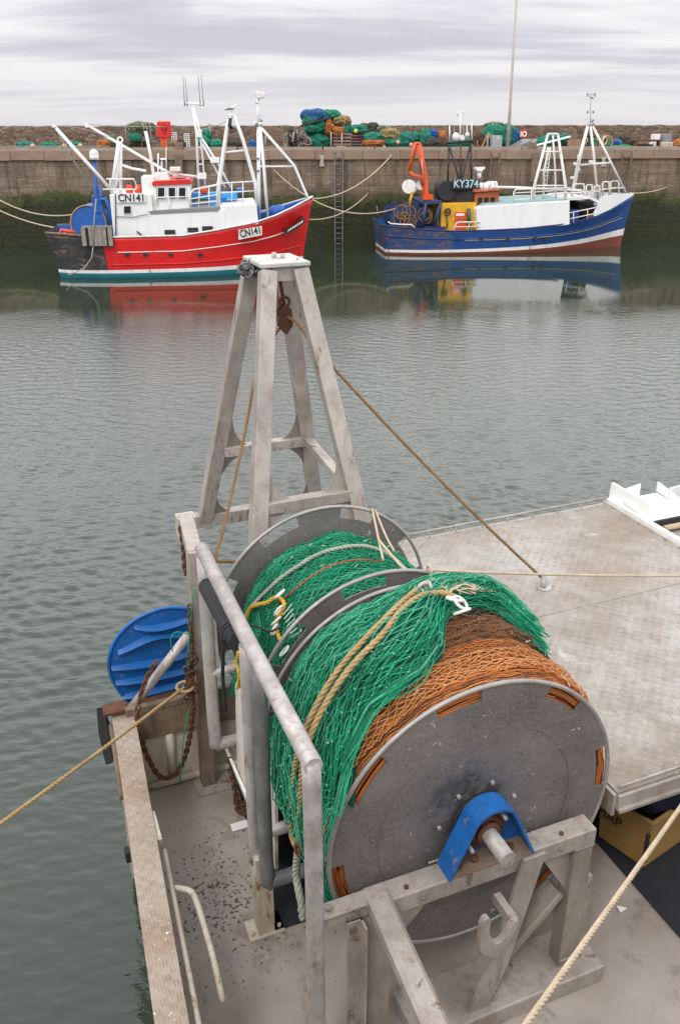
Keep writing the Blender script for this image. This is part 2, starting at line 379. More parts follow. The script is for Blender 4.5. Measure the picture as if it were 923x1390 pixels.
# black mats on the deck
def mat_on(poly, label):
    o = MB().prism([L(u, v, DK+.004) for u, v in poly], ZZ*.008).build('rubber_mat', M['mat']); return tag(o, label, 'mat', 'rubber mats on the deck')
mat_on([(5.08, 1.17), (3.62, 1.02), (3.60, 1.85), (5.08, 1.9)], 'black rubber mat on the deck beneath the left railing and the net drum')
mat_on([(3.55, 3.31), (1.2, 3.31), (1.2, 6.7), (4.9, 6.7), (4.9, 3.31)], 'black rubber mat on the deck under the raised platform at the right')

# white bent pipe on the left side
pp = smooth_path([pz(228, 1207, 1.5), pz(244, 1206, 1.5), pz(260, 1211, 1.5), pz(268, 1226, 1.49), pv(279, 1262, .56), pv(291, 1305, .56), pv(303, 1360, .56)], 5)
MB().tube(pp, .018, 8).build('grab_rail', M['cream'], boat)

# --- railing
rv = .97
rail = thing('guard_rail', L(3.6, rv, DK), 'scuffed metal pipe guard rail running beside the net drum', 'railing')
MB().tube([L(2.66, .955, 3.0), L(3.6, .965, 3.0), L(4.80, .985, 3.0)], .043, 14).build('top_rail', M['galv'], rail)
def post(pts, r, mat): MB().tube(smooth_path(pts, 4), r, 12).build('post', M[mat], rail)
post([L(2.69, .955, 3.01), L(2.69, .96, 2.4), L(2.69, .965, DK)], .043, 'galv')
post([L(3.50, .97, 2.96), L(3.50, .965, 2.2), L(3.50, .965, 1.52), L(3.50, 1.0, 1.47), L(3.50, 1.28, 1.47)], .042, 'galv_dark')
post([L(3.70, .96, 2.96), L(3.70, .955, 2.2), L(3.70, .955, 1.5), L(3.70, .955, 1.45)], .040, 'galv')
post([L(4.76, .985, 2.96), L(4.74, .975, 2.2), L(4.71, .97, 1.56), L(4.71, 1.0, 1.51), L(4.71, 1.32, 1.51)], .044, 'galv')
MB().tube([L(3.78, .98, 1.55), L(3.78, 1.35, 1.55)], .04, 12).build('cross_pipe', M['galv'], rail)
MB().tube([L(4.72, .97, 2.1), L(4.72, 1.3, 2.1)], .03, 10).build('cross_pipe', M['galv'], rail)
mb = MB(); mb.ubox(3.62, 3.73, .93, 1.03, DK, 1.52); mb.ubox(3.60, 3.75, .87, 1.09, DK, DK+.012)
for v in (.895, 1.065): mb.disc(L(3.64, v, DK+.02), ZZ, .013, .02, 6)
mb.build('square_post', M['cream'], rail)
# black padded sleeve lashed under the rail
sl = thing('rubber_sleeve', L(4.3, .95, 2.85), 'black ribbed rubber sleeve lashed to the top of the guard rail', 'sleeve')
P0, P1 = L(4.66, .975, 2.80), L(3.86, .955, 2.88)
mb = MB(); d = (P1-P0).normalized(); x = d.cross(ZZ).normalized(); y = x.cross(d)
prof = []
for i in range(28):
    a = 2*PI*i/28; rr = .052*(1+.07*(i % 2)); prof.append((math.cos(a)*rr, math.sin(a)*rr))
for o_ in (P0, P1):
    for a, b in prof: mb.v.append(o_ + x*a + y*b)
for i in range(28): mb.face([i, (i+1) % 28, 28+(i+1) % 28, 28+i])
mb.face(list(range(28))); mb.face(list(range(28, 56)))
mb.build('sleeve', M['rubber'], sl)
mb = MB()
for q, w in ((P1-d*.03, .07), (P1-d*.06, .072)): mb.torus(q+ZZ*.03, d, w+.012, .008, 20, 5)
mb.tube(smooth_path([P1+ZZ*.08, P1+VV*.08+ZZ*.09, P1+VV*.17+ZZ*.06-UU*.05, P1+VV*.24+ZZ*.05-UU*.02], 5), .007, 5)
mb.tube(smooth_path([P1-ZZ*.03, P1-ZZ*.06+UU*.12, P1-ZZ*.16+UU*.3, P1-ZZ*.5+UU*.42, P1-ZZ*.75+UU*.4], 5), .012, 5)
mb.build('lashing', M['rubber'], sl)

# --- stern column, beam
col = thing('stern_column', L(5.02, .95, DK), 'pale metal column standing in the left stern corner, hung with chains', 'column')
mb = MB(); mb.beam(L(5.03, .955, DK), L(5.03, .975, 1.95), .095, .095, UU); o = mb.build('lower_post', M['timber'], col)
mb = MB(); mb.beam(L(5.035, .965, 1.95), L(5.035, .985, 2.88), .10, .10, UU); o = mb.build('upper_post', M['alu'], col); bevel(o)
MB().ubox(4.90, 5.10, .85, 1.12, DK, DK+.015).build('foot_plate', M['rust_plate'], col)
mb = MB(); tb = pu(252, 704, 5.42); mb.beam(L(5.02, .985, 2.84), tb, .10, .10); o = mb.build('top_beam', M['alu'], col); bevel(o)
mb = MB(); mb.box(tb-ZZ*.05, (.13, .1, .16), (VV, UU, ZZ)); mb.disc(tb+ZZ*.035, ZZ, .02, .02, 8); o = mb.build('end_block', M['cream'], col); bevel(o)
mb = MB(); mb.ubox(4.98, 5.0, 1.0, 1.09, 1.9, 2.35); mb.build('gusset', M['cream'], col)

# chains
ch = MB(); chain(ch, smooth_path([pu(246, 716, 5.3), pu(249, 735, 5.3), pu(251, 760, 5.3), pu(252, 782, 5.3)], 6), .009)
tag(ch.build('chain', M['rust']), 'short rusty chain hanging from the end block at the top of the stern column', 'chain')
ch = MB()
c1 = [pu(258, 822, 4.97), pu(259, 850, 4.96), pu(261, 880, 4.95), pu(260, 925, 4.93), pu(262, 962, 4.94), pu(257, 1005, 4.96), pu(247, 1038, 4.97), pu(232, 1055, 4.95), pu(216, 1053, 4.94), pu(202, 1030, 4.95), pu(193, 1005, 4.98), pu(187, 982, 5.0), pu(188, 955, 5.03)]
chain(ch, smooth_path(c1, 6), .008, .028, .05); c2 = [pu(189, 955, 5.05), pu(194, 935, 5.08), pu(204, 912, 5.1), pu(217, 893, 5.1)]
chain(ch, smooth_path(c2, 6), .008, .028, .05); tag(ch.build('chain', M['rust']), 'long rusty chain sagging in a loop from the stern column to the gunwale pipe', 'chain')
ch = MB(); chain(ch, smooth_path([pu(312, 1030, 4.75), L(4.70, 1.09, DK+.12), L(4.66, 1.08, DK+.04), L(4.60, 1.12, DK+.03), L(4.66, 1.14, DK+.06), L(4.72, 1.07, DK+.05)], 6), .009)
tag(ch.build('chain', M['rust']), 'small heap of rusty chain at the edge of the deck mat', 'chain')
o = MB().box(L(4.52, 1.06, DK+.012), (.12, .07, .006), (VV, UU, ZZ)).build('paper_scrap', M['white']); tag(o, 'small white scrap lying by the chain heap on the deck', 'scrap')
o = MB().prism([L(2.98, 3.10, DK+.006), L(2.93, 3.09, DK+.006), L(2.94, 3.15, DK+.006)], ZZ*.004).build('paper_scrap', M['white']); tag(o, 'tiny white scrap on the bare deck right of the net drum stand', 'scrap')
# twine tangle on column
mb = MB(); random.seed(3)
mb.tube(smooth_path([pu(263, 800, 4.95), pu(258, 860, 4.95), pu(255, 900, 4.95), pu(264, 930, 4.93), pu(258, 960, 4.95), pu(250, 1000, 4.95), pu(247, 1035, 4.95), pu(244, 1065, 4.95)], 5), .005, 5)
mb.tube(smooth_path([pu(262, 862, 4.93), pu(240, 858, 4.93), pu(232, 868, 4.93), pu(235, 885, 4.93)], 5), .004, 5)
tag(mb.build('twine', M['green_twine']), 'thin green twine trailing down the stern column', 'twine')
mb = MB()
for i in range(9):
    a = pu(262+random.uniform(-6, 6), 890+i*8, 4.93); mb.torus(a, UU+ZZ*random.uniform(-.8, .8)+VV*random.uniform(-.5, .5), .035, .007, 12, 5)
mb.beam(pu(250, 905, 4.93), pu(262, 935, 4.93), .02, .02); mb.beam(pu(256, 945, 4.93), pu(254, 920, 4.93), .02, .02)
tag(mb.build('shackle_cluster', M['rust']), 'rusty shackles and rings bunched round the stern column', 'shackles')

# pipe leaning across the blue panel
o = MB().tube([L(5.22, .40, 1.50), pu(256, 862, 5.12)], .034, 12).build('stay_pipe', M['galv'], boat)

# --- blue ribbed panel
bp = thing('ribbed_panel', pu(205, 940, 5.5), 'bright blue half round ribbed panel hanging outside the stern corner', 'panel')
oc = [(262, 828), (245, 825), (222, 826), (203, 832), (183, 842), (165, 858), (153, 877), (148, 898), (151, 918), (160, 934), (172, 950), (178, 954), (200, 950), (230, 942), (262, 932)]
pts = smooth_path([pu(x, y, 5.5) for x, y in oc], 3)
pts += [pu(285, 925, 5.5), pu(285, 825, 5.5)]
MB().prism(pts, UU*.02).build('sheet', M['blue'], bp)
MB().tube(pts[:-2], .014, 6).build('rim', M['blue'], bp)
for k, (xl, yl, xm, ym, xr, yr) in enumerate([(182, 849, 215, 850, 262, 838), (160, 884, 210, 862, 262, 860), (151, 905, 205, 898, 262, 885), (157, 925, 205, 918, 262, 907), (166, 944, 205, 936, 262, 922)]):
    mb = MB(); top = smooth_path([pu(xl, yl, 5.498), pu(xm, ym-2, 5.498), pu(xr, yr, 5.498)], 8)
    n = len(top); prev = None
    for i, p in enumerate(top):
        t = i/(n-1); dpt = .055*math.sin(PI*min(1, t*.9+.08))**.7+.004
        b = len(mb.v); mb.v += [p+ZZ*.005, p-UU*dpt-ZZ*.02, p-ZZ*.045]
        if prev is not None: mb.face([prev, prev+1, b+1, b], 0, False); mb.face([prev+1, prev+2, b+2, b+1], 0, False)
        prev = b
    mb.build('rib', M['blue'], bp)
mb = MB(); mb.beam(pu(170, 962, 5.42), pu(262, 938, 5.42), .06, .05); mb.build('bottom_rail', M['rust'], bp)

# --- gallows tower
tw = thing('stern_gallows', L(6.4, 2.06, 2.0), 'tall four legged metal gallows tower standing over the stern', 'gallows')
legs = {'a': ((6.26, 1.94, 4.47), (5.70, 1.63, 2.8), (5.43, 1.49, 2.0)), 'b': ((6.28, 2.20, 4.47), (5.70, 2.42, 2.8), (5.43, 2.53, 2.0)),
        'c': ((6.64, 1.93, 4.47), (7.00, 1.67, 2.8), (7.20, 1.52, 2.0)), 'd': ((6.66, 2.20, 4.47), (7.00, 2.50, 2.8), (7.17, 2.64, 2.0))}
for k, (t, m_, b) in legs.items():
    mb = MB(); mb.beam(L(*t), L(*b), .125, .11, UU); o = mb.build('leg', M['alu'], tw); bevel(o, .006)
def br(p, q, w=.10, h=.09):
    o = MB().beam(L(*p), L(*q), w, h).build('cross_beam', M['alu'], tw); bevel(o, .005)
za = 2.78
br((5.70, 1.66, za), (5.70, 2.39, za)); br((7.0, 1.70, za), (7.0, 2.47, za)); br((5.74, 2.42, za), (6.96, 2.5, za), .085, .07)
br((7.2, 1.42, 2.05), (7.18, 2.72, 2.05), .12, .12); br((5.43, 1.3, 1.98), (5.43, 2.75, 1.98), .12, .12)
br((5.2, 2.64, 2.0), (7.3, 2.66, 2.0), .11, .11)
def gus(corner, a, b, t):                  # curved gusset plate between two directions
    c = L(*corner); a = Vector(a); b = Vector(b); pts = [c]
    for i in range(9):
        th = PI/2*i/8; pts.append(c + a*(1-math.sin(th))+b*(1-math.cos(th)))
    MB().prism(pts, t).build('gusset', M['alu_far'], tw)
def lv(k, z):                              # point on a leg at height z
    t, m_, b = [Vector(q) for q in legs[k]]
    q = t+(m_-t)*((t.z-z)/(t.z-m_.z)) if z > m_.z else m_+(b-m_)*((m_.z-z)/(m_.z-b.z)); return L(*q)
for k, s_ in (('a', 1), ('b', -1), ('c', 1), ('d', -1)):
    for zs_, dz in ((za+.04, .42), (za-.04, -.34)):
        c = lv(k, zs_) + VV*s_*.05; up = lv(k, zs_+dz)-lv(k, zs_)
        gus((c.dot(UU), c.dot(VV), c.z), up, VV*s_*.24, UU*.012)
for k, s_ in (('c', 1), ('d', -1), ('a', 1), ('b', -1)):
    c = lv(k, 2.10)+VV*s_*.05; gus((c.dot(UU), c.dot(VV), c.z), lv(k, 2.40)-lv(k, 2.10), VV*s_*.24, UU*.012)
mb = MB(); mb.box(L(6.455, 2.07, 4.515), (.40, .49, .035), (VV, UU, ZZ)); o = mb.build('top_plate', M['cap_plate'], tw); bevel(o, .008)
mb = MB(); mb.disc(L(6.47, 2.06, 4.55), ZZ, .018, .05, 8); mb.disc(L(6.44, 2.12, 4.545), ZZ, .018, .04, 8); mb.disc(L(6.44, 2.08, 4.535), ZZ, .03, .012, 6); mb.disc(L(6.32, 2.2, 4.54), ZZ, .008, .02, 6)
mb.build('bolt', M['galv'], tw)
for u_ in (6.26, 6.64): MB().box(L(u_, 2.07, 4.44), (.20, .02, .10), (VV, UU, ZZ)).build('head_bracket', M['alu'], tw)
# rusty block under the head
pb = thing('rope_block', L(6.42, 2.06, 4.35), 'rusty pulley block hanging inside the head of the gallows', 'pulley')
q = pu(387, 432, 6.40)
mb = MB(); mb.tube([L(6.42, 2.07, 4.48), q+ZZ*.08], .015, 6); mb.torus(q+ZZ*.13, UU, .04, .013, 14, 6); mb.build('shackle', M['rust'], pb)
mb = MB()
for s_ in (-.03, .03): mb.prism([q+UU*s_+VV*a+ZZ*b for a, b in ((-.05, .07), (0, .12), (.05, .07), (.055, -.06), (0, -.13), (-.055, -.06))], UU*.012)
mb.disc(q-ZZ*.02, UU, .06, .04, 18); mb.build('cheek', M['rust'], pb)
mb = MB(); q2 = pu(343, 364, 6.5); random.seed(5)
for i in range(26):
    a = q2+VV*random.uniform(-.10, .10)+ZZ*random.uniform(-.045, .045)+UU*random.uniform(-.06, .06)
    mb.torus(a, Vector((random.uniform(-1, 1), random.uniform(-1, 1), random.uniform(-1, 1))), random.uniform(.025, .05), .008, 10, 5)
tag(mb.build('rope_tangle', worn('black_white_cord', (.10, .10, .12), .8, 0, .6, (.55, .54, .52), .8, 40)), 'knot of dark cord tied at the left edge of the gallows top plate', 'rope')

# ropes from the gallows
mb = MB(); e = pz(737, 786, 2.03)
path = [q+ZZ*.02, pu(400, 436, 6.3), pu(412, 450, 6.2), pu(424, 467, 6.15)]; path += [path[-1]+(e-path[-1])*(i/10)-ZZ*.05*4*(i/10)*(1-i/10) for i in range(1, 11)]
rope(mb, smooth_path(path, 4), .013)
tag(mb.build('rope', M['brown_rope']), 'long brown rope running from the gallows head down to a pin on the raised platform', 'rope')
mb = MB(); rope(mb, smooth_path([pu(380, 445, 6.40), pu(352, 490, 6.3), pu(335, 575, 6.0), pu(317, 660, 5.7), pu(303, 722, 5.4), pu(293, 758, 5.2), pu(310, 762, 5.2), pu(345, 763, 5.2)], 4), .012)
tag(mb.build('rope', M['brown_rope']), 'brown rope hanging from the gallows head down past the left legs', 'rope')

# --- raised platform at the right
pf = thing('raised_platform', L(4.5, 4.2, DK), 'large dirty aluminium tread plate platform raised over the deck on the right', 'platform')
MB().ubox(2.88, 6.15, 2.86, 5.40, 1.955, 2.0).build('top_plate', M['tread'], pf)
mb = MB(); mb.ubox(2.86, 2.885, 2.86, 5.40, 1.885, 1.985); mb.ubox(2.84, 2.862, 2.86, 5.40, 1.88, 1.90)
mb.ubox(2.88, 6.15, 2.835, 2.858, 1.84, 1.99)
mb.build('edge_frame', M['alu'], pf)
mb = MB(); mb.tube([L(2.90, 2.88, 2.022), L(2.90, 5.4, 2.022)], .009, 6)
for v in (3.35, 4.2, 5.0): mb.ubox(2.885, 2.915, v, v+.02, 1.95, 2.02)
mb.build('edge_rod', M['galv'], pf)
mb = MB(); mb.tube([L(6.19, 2.90, 2.045), L(6.19, 5.40, 2.045)], .012, 8)
for i in range(9): mb.tube([L(6.16, 3.1+i*.28, 1.98), L(6.19, 3.1+i*.28, 2.045)], .007, 6)
mb.ubox(6.15, 6.21, 2.86, 5.40, 1.90, 1.985)
mb.build('edge_pipe', M['alu'], pf)
for (a, b, c, d) in ((4.62, 4.627, 2.88, 5.36),):
    MB().ubox(a, b, c, d, 2.0, 2.003).build('seam', M['alu_far'], pf)
for i in range(18):
    MB().disc(L(2.96+i*.18, 5.33, 2.002), ZZ, .011, .006, 8).build('bolt', M['galv_dark'], pf)
for i in range(9):
    MB().disc(L(2.93, 3.1+i*.27, 2.002), ZZ, .011, .006, 8).build('bolt', M['galv_dark'], pf)
for (a, b) in ((4.3, 3.05), (2.95, 5.3), (6.0, 3.05), (6.0, 5.3)):
    MB().ubox(a, a+.07, b, b+.07, DK, 1.955).build('leg', M['alu'], pf)
MB().ubox(5.0, 5.03, 3.0, 5.4, DK, 1.95).build('back_panel', M['timber'], pf)
MB().ubox(2.9, 6.19, 5.365, 5.425, 1.99, 2.045).build('side_cap', M['white_dirty'], pf)
# pin the rope goes to
mb = MB(); mb.tube([L(4.98, 3.80, 2.0), e+ZZ*.05], .022, 10); mb.tube([pz(742, 795, 2.005), pz(752, 795, 2.0)], .01, 6); mb.disc(L(4.98, 3.81, 2.004), ZZ, .06, .008, 16); mb.build('rope_pin', M['galv'], pf)
# lower side deck + white chute
sd = thing('side_locker', L(5.2, 6.1, DK), 'low pale locker top beyond the right edge of the raised platform', 'locker')
MB().ubox(4.0, 5.60, 5.43, 6.9, 1.0, 1.86).build('locker_body', M['alu'], sd)
MB().ubox(4.0, 5.62, 5.43, 6.9, 1.862, 1.885).build('locker_lid', M['tread'], sd)
mb = MB(); mb.tube([L(5.60, 5.60, 1.93), L(5.60, 6.9, 1.93)], .03, 8); mb.build('lid_pipe', M['pale_rope'], sd)
mb = MB(); mb.ubox(5.63, 5.66, 5.5, 6.9, 1.8, 2.0); mb.build('lid_lip', M['rubber'], sd)
cu_ = thing('discharge_chute', L(5.9, 5.7, 1.9), 'white painted metal chute with upright sides at the far corner of the platform', 'chute')
MB().ubox(5.66, 6.20, 5.46, 6.02, 1.97, 1.99).build('tray', M['white'], cu_)
mb = MB(); mb.prism([L(6.22, 5.445, 2.0), L(6.20, 5.445, 2.20), L(5.66, 5.445, 2.19), L(5.66, 5.445, 1.99)], -VV*.02); mb.build('side_plate', M['white'], cu_)
mb = MB(); mb.prism([L(6.22, 6.03, 2.0), L(6.22, 6.03, 2.10), L(5.66, 6.03, 2.0), L(5.66, 6.03, 1.97)], VV*.02); mb.build('side_plate', M['white'], cu_)
mb = MB(); mb.prism([L(6.2, 5.44, 1.99), L(6.2, 5.80, 1.99), L(6.2, 5.80, 2.12), L(6.2, 5.44, 2.06)], UU*.02); mb.build('end_plate', M['white'], cu_); mb = MB(); mb.prism([L(6.05, 6.05, 1.9), L(6.05, 6.62, 1.9), L(6.05, 6.62, 2.14), L(6.05, 6.05, 2.09)], UU*.02); mb.build('end_plate', M['white'], cu_)
MB().beam(L(6.0, 5.415, 2.10), L(5.8, 5.415, 2.07), .02, .03).build('handle', M['white'], cu_)

# crate under platform
cr = thing('fish_box', L(3.3, 3.6, DK), 'yellow plastic fish box half hidden under the raised platform', 'fish box')
bx = [pz(812, 1135, .93), pz(873, 1177, .93), pz(921, 1143, .93)]; bx.append(bx[0]+bx[2]-bx[1])
ctr = (bx[0]+bx[2])/2
mb = MB(); n = 4; hh = .40
outer = [b for b in bx]; topo = [ctr+(b-ctr)*1.10+ZZ*hh for b in bx]; topi = [ctr+(b-ctr)*1.02+ZZ*hh for b in bx]; boti = [ctr+(b-ctr)*.93+ZZ*.03 for b in bx]
mb.v += outer+topo+topi+boti
for i in range(4):
    j = (i+1) % 4; mb.face([i, j, 4+j, 4+i]); mb.face([4+i, 4+j, 8+j, 8+i]); mb.face([8+i, 8+j, 12+j, 12+i])
mb.face([0, 1, 2, 3]); mb.face([12, 13, 14, 15])
M['fishbox'] = worn('yellow_plastic', (.34, .20, .06), .65, 0, .15, (.14, .09, .05), .6, 5)
o = mb.build('tub', M['fishbox'], cr)
mb = MB(); mb.tube([topo[i] for i in range(4)], .02, 6, closed=True); mb.build('rim', M['fishbox'], cr)
fd = (bx[1]-bx[0]).normalized(); fn_ = fd.cross(ZZ)
if fn_.dot(Vector((0, -1, 0))) < 0: fn_ = -fn_
text('lettering', 'MAP', .10, bx[0]+fd*.07+ZZ*.25+fn_*.035, fd, ZZ, M['rubber'], cr, .003)
ch = MB(); g = (bx[1]+bx[2]*0)*1.0; g = bx[1]*.93+bx[2]*.07
chain(ch, [g+ZZ*.30+fn_*.05, g+ZZ*.06+fn_*.04], .006, .022, .04); ch.build('chain', M['rubber'], cr)
M['navy'] = worn('navy_cloth', (.006, .011, .028), .9, 0, .3, (.02, .03, .05), .4, 8, bstr=.4)
mb = MB(); random.seed(2)
mb.sphere(ctr+ZZ*(hh+.07)+UU*.04+VV*.05, (.26, .25, .17), 28, 14, 0, lambda d: 1+.18*mn.noise(d*2.3)+.07*mn.noise(d*6))
o = mb.build('cloth_bundle', M['navy']); tag(o, 'dark blue cloth bundle stuffed into the yellow fish box', 'cloth')

# white board beside the drum
wb = thing('white_board', L(4.4, 1.1, DK), 'white flaking painted board standing under the guard rail', 'board')
MB().prism([L(4.66, 1.10, 1.28), L(3.80, 1.10, 1.20), L(3.80, 1.12, 1.95), L(4.66, 1.12, 2.05)], VV*.02).build('upper_sheet', worn('flaking_white', (.66, .63, .57), .7, 0, .1, (.3, .26, .2), .5, 6, 4, 60, (.12, .10, .08), .10), wb)
MB().prism([L(4.86, 1.06, 1.34), L(3.86, 1.10, 1.24), L(4.1, 1.16, .96), L(4.4, 1.14, 1.0)], VV*.02).build('lower_sheet', M['white'], wb)
# ------------------------------------------------------------------ net drum
VC, ZC, RD = 1.91, 2.20, .818
UN, U2, U1, UF = 2.85, 3.855, 4.045, 5.05
def K(u, th, r): return L(u, VC+r*math.cos(th), ZC+r*math.sin(th))
def cyl(x, y, r):                          # sight line against the wound drum -> (u, theta)
    d = ray(x, y); o = EYE-(VV*VC+ZZ*ZC); du, dv, dz = d.dot(UU), d.dot(VV), d.z; ou, ov, oz = o.dot(UU), o.dot(VV), o.z
    a = dv*dv+dz*dz; b = 2*(ov*dv+oz*dz); c = ov*ov+oz*oz-r*r; D = b*b-4*a*c
    t = (-b-math.sqrt(max(D, 0)))/(2*a); return ou+du*t, math.atan2(oz+dz*t, ov+dv*t) % (2*PI)
drum = thing('net_drum', L(3.95, VC, ZC), 'large double net drum with round galvanised flanges, wound with fishing net', 'net drum')
def slots_of(pxs, u):
    out = []
    for x, y in pxs:
        p = pu(x, y, u); out.append(math.atan2(p.z-ZC, p.dot(VV)-VC) % (2*PI))
    return out
def flange(u, slots, half, depth=.062, t=.008, name='flange'):
    mb = MB(); n = 180; rs = [.10, .3, .5, .66, RD-.02-depth, RD-.02]
    hole = lambda a: any(abs((a-s+PI) % (2*PI)-PI) < half for s in slots)
    for sd in (-t/2, t/2):
        for r in rs:
            for j in range(n):
                a = 2*PI*j/n; k = r+(.006 if r == rs[-1] else 0); mb.v.append(K(u+sd, a, k))
    def I(s, i, j): return s*len(rs)*n + i*n + (j % n)
    for i in range(len(rs)-1):
        for j in range(n):
            am = 2*PI*(j+.5)/n; cut = (i == len(rs)-2 and hole(am))
            if cut:
                a1 = [I(0, i, j), I(0, i, j+1), I(1, i, j+1), I(1, i, j)]; mb.face(a1)
                for jj in (j-.5, j+1.5):
                    if not hole(2*PI*jj/n):
                        e = j if jj < j else j+1; mb.face([I(0, i, e), I(0, i+1, e), I(1, i+1, e), I(1, i, e)])
                continue
            for s in (0, 1): mb.face([I(s, i, j), I(s, i, j+1), I(s, i+1, j+1), I(s, i+1, j)])
    o = mb.build(name, M['drum'], drum)
    mb = MB(); mb.tube([K(u, 2*PI*j/120, RD-.002) for j in range(120)], .0125, 8, closed=True); mb.build('rim', M['rim'], o)
    return o
near_slots = slots_of([(626, 974), (765, 947), (822, 1036), (514, 1064), (468, 1195)], UN)
near_slots += [near_slots[-1]+1.95]
fn0 = flange(UN, near_slots, R(9.5), .058)
for o_ in range(2):
    pass
mb = MB()
for k in range(7):
    a = 2*PI*k/7+.35; mb.disc(K(UN-.012, a, .225), UU, .011, .016, 8)
mb.build('bolt', M['galv'], fn0)
mb = MB(); mb.torus(K(UN-.006, 0, 0), UU, .56, .0016, 90, 4); mb.build('weld_ring', M['drum'], fn0)
sl_f = [R(62+40*k) for k in range(9)]
flange(U2, [R(k*45+22) for k in range(8)], R(11)); flange(U1, [R(k*45+8) for k in range(8)], R(11), .07); flange(UF, [R(k*45+25) for k in range(8)], R(11), .07)
mb = MB(); mb.tube([K(UN-.02, 0, 0), K(UF+.1, 0, 0)], .12, 20); mb.build('core', M['drum'], drum)
mb = MB(); mb.tube([L(2.55, VC, ZC), L(2.9, VC, ZC)], .043, 20); mb.build('shaft', M['galv'], drum)

def bundle(name, u0, u1, rf, mat, parent, nu=26, nt=120, t0=0, t1=2*PI):
    mb = MB(); full = t1-t0 >= 2*PI-1e-3
    for i in range(nu+1):
        for j in range(nt+1):
            u = u0+(u1-u0)*i/nu; th = t0+(t1-t0)*j/nt; mb.v.append(K(u, th, rf(u, th)))
    for i in range(nu):
        for j in range(nt): a = i*(nt+1)+j; mb.face([a, a+1, a+nt+2, a+nt+1], 0, True)
    return mb.build(name, mat, parent)
def nzf(u, th, s, seed=0.0): return mn.noise(Vector((u*s+seed, math.cos(th)*s*.8, math.sin(th)*s*.8)))
def strands(mb, count, ufun, rf, t0, t1, r, amp, knot, step=.02, seed=1, lift=.012, wob=.010, matf=None):
    """slack diamond-mesh twines: each zigzags to touch its neighbours at the knots"""
    rnd = random.Random(seed)
    for k in range(count):
        s = (k+rnd.uniform(-.4, .4))/max(1, count-1); s = min(1, max(0, s)); ph = rnd.choice((0, .5))+rnd.uniform(-.14, .14); lf = rnd.uniform(.3, 1)*lift
        a0 = t0+rnd.uniform(0, .08); a1 = t1-rnd.uniform(0, .08); n = int((a1-a0)*.8/step); pts = []; sd = rnd.uniform(0, 50)
        kn = knot*rnd.uniform(.85, 1.15)
        for i in range(n+1):
            th = a0+(a1-a0)*i/n; w = th*.8/kn+ph; tri = abs((w % 1)*2-1)*2-1
            u = ufun(s, th)+amp*tri+wob*mn.noise(Vector((th*2.2, sd, 0)))*3
            rr = rf(u, th)+lf+.012*mn.noise(Vector((th*4, sd, 5)))
            pts.append(K(u, th, rr))
        mb.tube(pts, r, 3, (matf(s, rnd) if matf else 0), caps=False)
def net(mb, count, ufun, rf, t0, t1, r, period, seed, lift=.02, drift=0.0, warp=.02, knot=1.7, matf=None, ragged=.1, kmat=None):
    """diamond mesh: neighbouring twines run zigzag in opposite phase and are knotted where they meet"""
    rnd = random.Random(seed); da = period/2/.82; so = seed*1.37; ph = lambda s, th: th+.10*mn.noise(Vector((s*5, th*1.5, so)))
    for k in range(count):
        a0 = t0+rnd.uniform(0, ragged); i0 = math.ceil(a0/da); i1 = int((t1-rnd.uniform(0, ragged))/da); pts = []; lf = rnd.uniform(-.25, .25)*lift
        for i in range(i0, i1+1):
            th = i*da; sg = 1 if (i+k) % 2 else -1; s = (k+.5+.46*sg)/count+drift*(th-t0)
            s += warp*mn.noise(Vector((s*4, th*2.1, so)))+.3*warp*mn.noise(Vector((s*14, th*7, so+3)))
            s = .012+.976*abs((s % 2)-(2 if (s % 2) > 1 else 0)) if drift else min(.99, max(.01, s))
            th2 = th+.10*mn.noise(Vector((s*6, th*1.7, so+7)))
            u = ufun(s, th2); rr = rf(u, th2)+lift+lf+.5*lift*mn.noise(Vector((s*9, th2*6, so)))+.010*mn.noise(Vector((s*30, th2*20, so)))
            pts.append(K(u, th2, rr))
        if len(pts) < 2: continue
        mt = matf(k/count, rnd) if matf else 0
        mb.tube(pts, r, 4, mt, caps=False)
        if knot:
            for q in pts[::2]:
                b = len(mb.v); kr = r*knot
                for d in ((1, 0, 0), (-1, 0, 0), (0, 1, 0), (0, -1, 0), (0, 0, 1), (0, 0, -1)): mb.v.append(q+Vector(d)*kr)
                for f in ((0, 2, 4), (2, 1, 4), (1, 3, 4), (3, 0, 4), (2, 0, 5), (1, 2, 5), (3, 1, 5), (0, 3, 5)): mb.face([b+x for x in f], mt if kmat is None else kmat)
# far bundle: all green
def rf_far(u, th):
    edge = min(u-U1, UF-u); top = math.sin(th)
    return .60+.055*min(1, edge/.18)+.03*nzf(u, th, 3)+.018*nzf(u, th, 9, 3)
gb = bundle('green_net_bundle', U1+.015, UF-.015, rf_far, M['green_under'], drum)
FU = lambda s, th: U1+.03+(UF-U1-.06)*s
mb = MB(); strands(mb, 50, FU, rf_far, R(-40), R(235), .0026, .003, .075, seed=4, wob=.004, lift=.004)
net(mb, 66, FU, rf_far, R(-40), R(235), .0024, .072, 41, lift=.008, warp=.03)
net(mb, 42, FU, rf_far, R(-30), R(230), .0024, .085, 42, lift=.016, drift=.05, warp=.04)
net(mb, 30, FU, rf_far, R(-20), R(225), .0026, .10, 43, lift=.026, drift=-.07, warp=.05)
mb.build('twine', M['green_twine'], gb, recalc=False)
